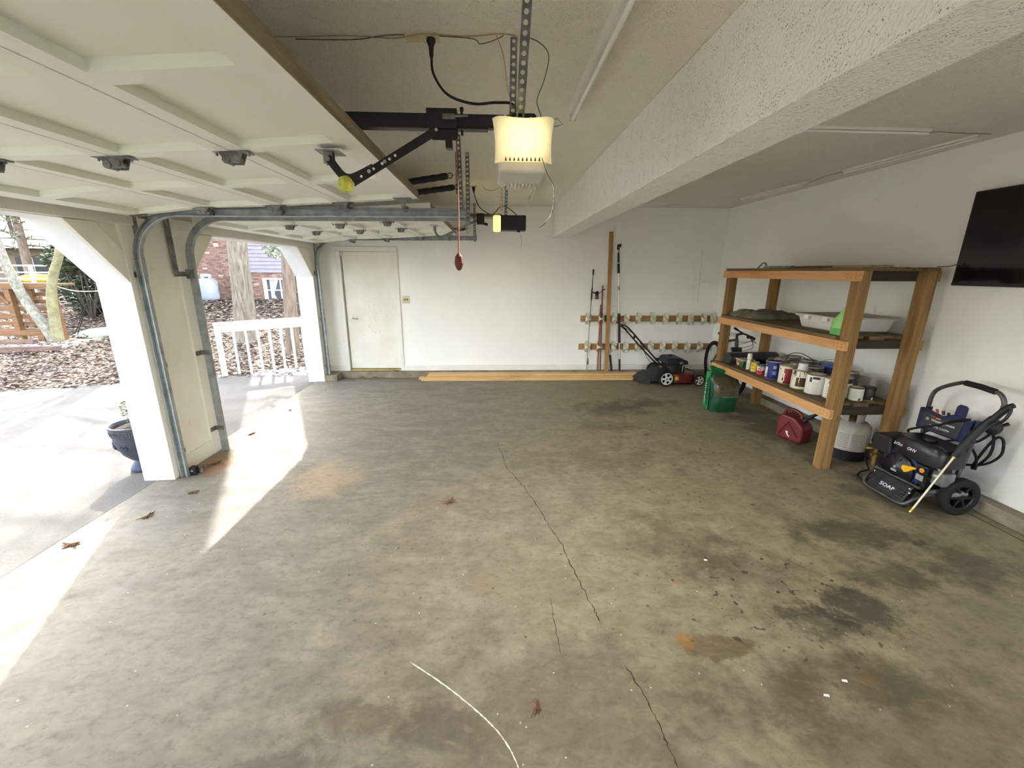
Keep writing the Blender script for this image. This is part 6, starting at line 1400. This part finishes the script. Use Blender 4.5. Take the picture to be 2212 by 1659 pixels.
# neighbour deck and house far left
nd_ = Thing('raised_deck', 'far neighbour deck with pale railing', 'deck', (-18,17,.4))
PALE = pm('pale_rail', rgb(206,208,206), rgb(190,192,190))
nd_.part('platform', MB().box(-26,-14.6,17,17.9,1.05,1.18), PALE)
for z in (1.32,1.55,1.80): nd_.part('rail', MB().box(-26,-14.6,17.0,17.06,z,z+.055), PALE)
for k in range(9): x = -25.5+k*1.35; nd_.part('rail_post', MB().box(x-.05,x+.05,17.07,17.16,.2,1.86), PALE)
fh = Thing('far_house', 'dim brown house behind the far deck', 'house', (-27,24,.5))
BRN = pm('far_brown', rgb(132,116,92), rgb(110,96,76), scale=2)
fh.part('wall', MB().box(-40,-19.5,24,24.3,0,2.75), BRN)
for k in range(6): x = -37+k*3.0; w_ = fh.part('window', MB().box(x,x+1.7,23.95,24.0,1.3,2.3), pm('far_dark_glass', rgb(34,38,40), rgb(44,50,52), rough=.15)); fh.part('mullion', MB().box(x+.8,x+.9,23.93,23.96,1.3,2.3), PALE, parent=w_)
fh.part('roof', MB().prism([(23.0,2.7),(31,2.7),(27,3.5)], Matrix(((0,0,1,-41),(1,0,0,0),(0,1,0,0),(0,0,0,1))), 22.5), pm('far_roof', rgb(120,104,84), rgb(100,88,72)))
single('yellow_canoe', MB().sphere((-17.6,17.5,1.36), (.75,.22,.16), 16, 8), pm('canoe_yellow', rgb(226,200,70)), 'small yellow shape lying on the far deck', 'toy', (-17.6,17.5,1.18), smooth=True)

# ---- planter urn by the pillar
ur = Thing('urn_planter', 'dark blue-grey urn planter with greek key band beside the pillar', 'planter', (-3.13, 3.57, 0), local=True)
URN = pm('urn_glaze', rgb(66,68,80), rgb(46,48,58), scale=9, rough=.5, bump=.25, bscale=40)
ur.part('bowl', MB().lathe([(.055,.10),(.075,.105),(.12,.16),(.152,.24),(.165,.30),(.165,.335),(.172,.34),(.172,.405),(.182,.41),(.182,.425),(.168,.428),(.155,.41),(.15,.36),(0,.36)], 36), URN, smooth=True)
ur.part('pedestal', MB().lathe([(.085,0),(.095,.004),(.095,.02),(.088,.035),(.06,.085),(.05,.10),(.055,.105)], 28), pm('urn_blue', rgb(58,64,92), rgb(46,52,76), rough=.5), smooth=True)
gk = MB()
for k in range(22):
    a = 2*math.pi*k/22
    def gp(da, z): return Vector((.1745*math.cos(a+da), .1745*math.sin(a+da), z))
    gk.tube([gp(0,.352),gp(0,.392),gp(.19,.392),gp(.19,.368),gp(.10,.368),gp(.10,.378)], .0032, 4)
ur.part('greek_key_band', gk, pm('urn_pale', rgb(104,106,114), rgb(90,92,100)))
gv = MB(); rnd = random.Random(3)
for k in range(8):
    for q in range(9): a = 2*math.pi*k/8+rnd.uniform(-.13,.13); z = .20+.09*rnd.random(); r_ = .085+.70*(z-.14); gv.sphere((min(.16,r_)*math.cos(a), min(.16,r_)*math.sin(a), z), .011, 6, 4)
ur.part('grape_relief', gv, URN, smooth=True)
for s in (0, math.pi*.9): ur.part('handle', MB().box(-.02,.02,-.19,-.165,.27,.42) if False else MB().obox(Matrix.Rotation(s+2.9,4,'Z') @ Matrix.Translation((.178,0,.345)), .02, .05, .13), URN, bevel=.006)
ur.part('soil', MB().lathe([(.152,.385),(.08,.415),(0,.425)], 20), pm('potting_bark', rgb(84,68,56), rgb(44,36,30), scale=40, rough=.95, bump=.8, bscale=60, bdist=.02))
t = Thing('boxwood_sprig', 'small green shrub growing in the urn', 'plant', (-3.13,3.57,.41))
o = t.part('foliage', leaf_cloud((-3.115,3.57,.55), (.085,.085,.13), 420, .016, 5), pm('boxwood', rgb(84,94,50), rgb(46,58,28), scale=20, rough=.5)); o['kind'] = 'stuff'
t.part('stem', MB().tube([(-3.13,3.57,.40),(-3.115,3.57,.55)], .008, 6), BARK3)

# ---- single fallen leaves and litter on floor and drive
def oak_leaf(lab, x, y, z, s, a, seed):
    rnd = random.Random(seed); n = 18; vs = [Vector((0,0,.25*s))]; 
    for k in range(n):
        th = 2*math.pi*k/n; r_ = (1 if k % 2 == 0 else .55)*(1.0 if abs(math.cos(th)) > .5 else .62)*s*rnd.uniform(.8,1.1); vs.append(Vector((r_*math.cos(th), r_*math.sin(th)*.75, .02*s+.35*s*rnd.random()*(r_/s)**2)))
    M = Matrix.Rotation(a,4,'Z'); vs = [M @ v+Vector((x,y,z)) for v in vs]
    fs = [(0,k+1,(k+1)%n+1) for k in range(n)]
    st = MB().add(vs, fs)
    t = Thing('oak_leaf', lab, 'leaf', (x,y,z), 'single dry leaves')
    t.part('leaf_blade', st, LEAFD); t.part('leaf_stalk', MB().tube([(x,y,z+.15*s), (x+1.3*s*math.cos(a+2.6),y+1.3*s*math.sin(a+2.6),z+.004)], .0018, 4), LEAFD)
for q in (('dry leaf on the floor near the pillar, close to the sun patch', -2.40,3.10,0,.055,.3,1), ('dry leaf on the floor lower left of the pillar', -2.49,2.765,0,.05,1.2,2), ('curled brown leaf on the floor at the bottom centre', .165,1.302,0,.038,1.6,3),
          ('dry leaf lying in the sunlit strip at the left', -2.72,2.45,0,.06,.2,4), ('shrivelled leaf scrap in the middle of the floor', -.35,2.89,0,.06,.4,5), ('brown oak leaf leaning on the curb left of the side door', -2.17,6.77,.02,.06,.2,6),
          ('brown oak leaf leaning on the curb below the side door', -1.95,6.775,.02,.05,.9,7), ('dry leaf beside the foot of the pillar', -2.56,3.62,0,.07,.8,8), ('dead leaf in the sun beyond the pillar', -2.62,4.35,0,.055,1.2,9), ('dead leaf on the sunlit concrete near the far opening', -2.58,5.15,0,.04,2.2,10), ('dry leaf crumbs pile at the sill of the side door', -1.62,6.86,.10,.05,.1,11), ('pale leaf on the driveway at the far left', -4.2,2.9,-.005,.07,.5,12)):
    oak_leaf(*q)
for k, (x, y) in enumerate(((2.62,1.47),(1.29,2.16),(1.51,1.36),(1.38,1.30))):
    single('paint_chip', MB().add([(x,y,.0005),(x+.02,y-.007,.001),(x+.024,y+.004,.004),(x+.004,y+.008,.003)], [(0,1,2,3)]), PRINT_W, ('white paint chip on the stained floor at the far right edge', 'white paint chip on the floor among the oil drips', 'small white chip on the floor beside the rust spot at the lower right', 'tiny pale chip on the floor at the lower right')[k], 'paint chip', (x,y,0))
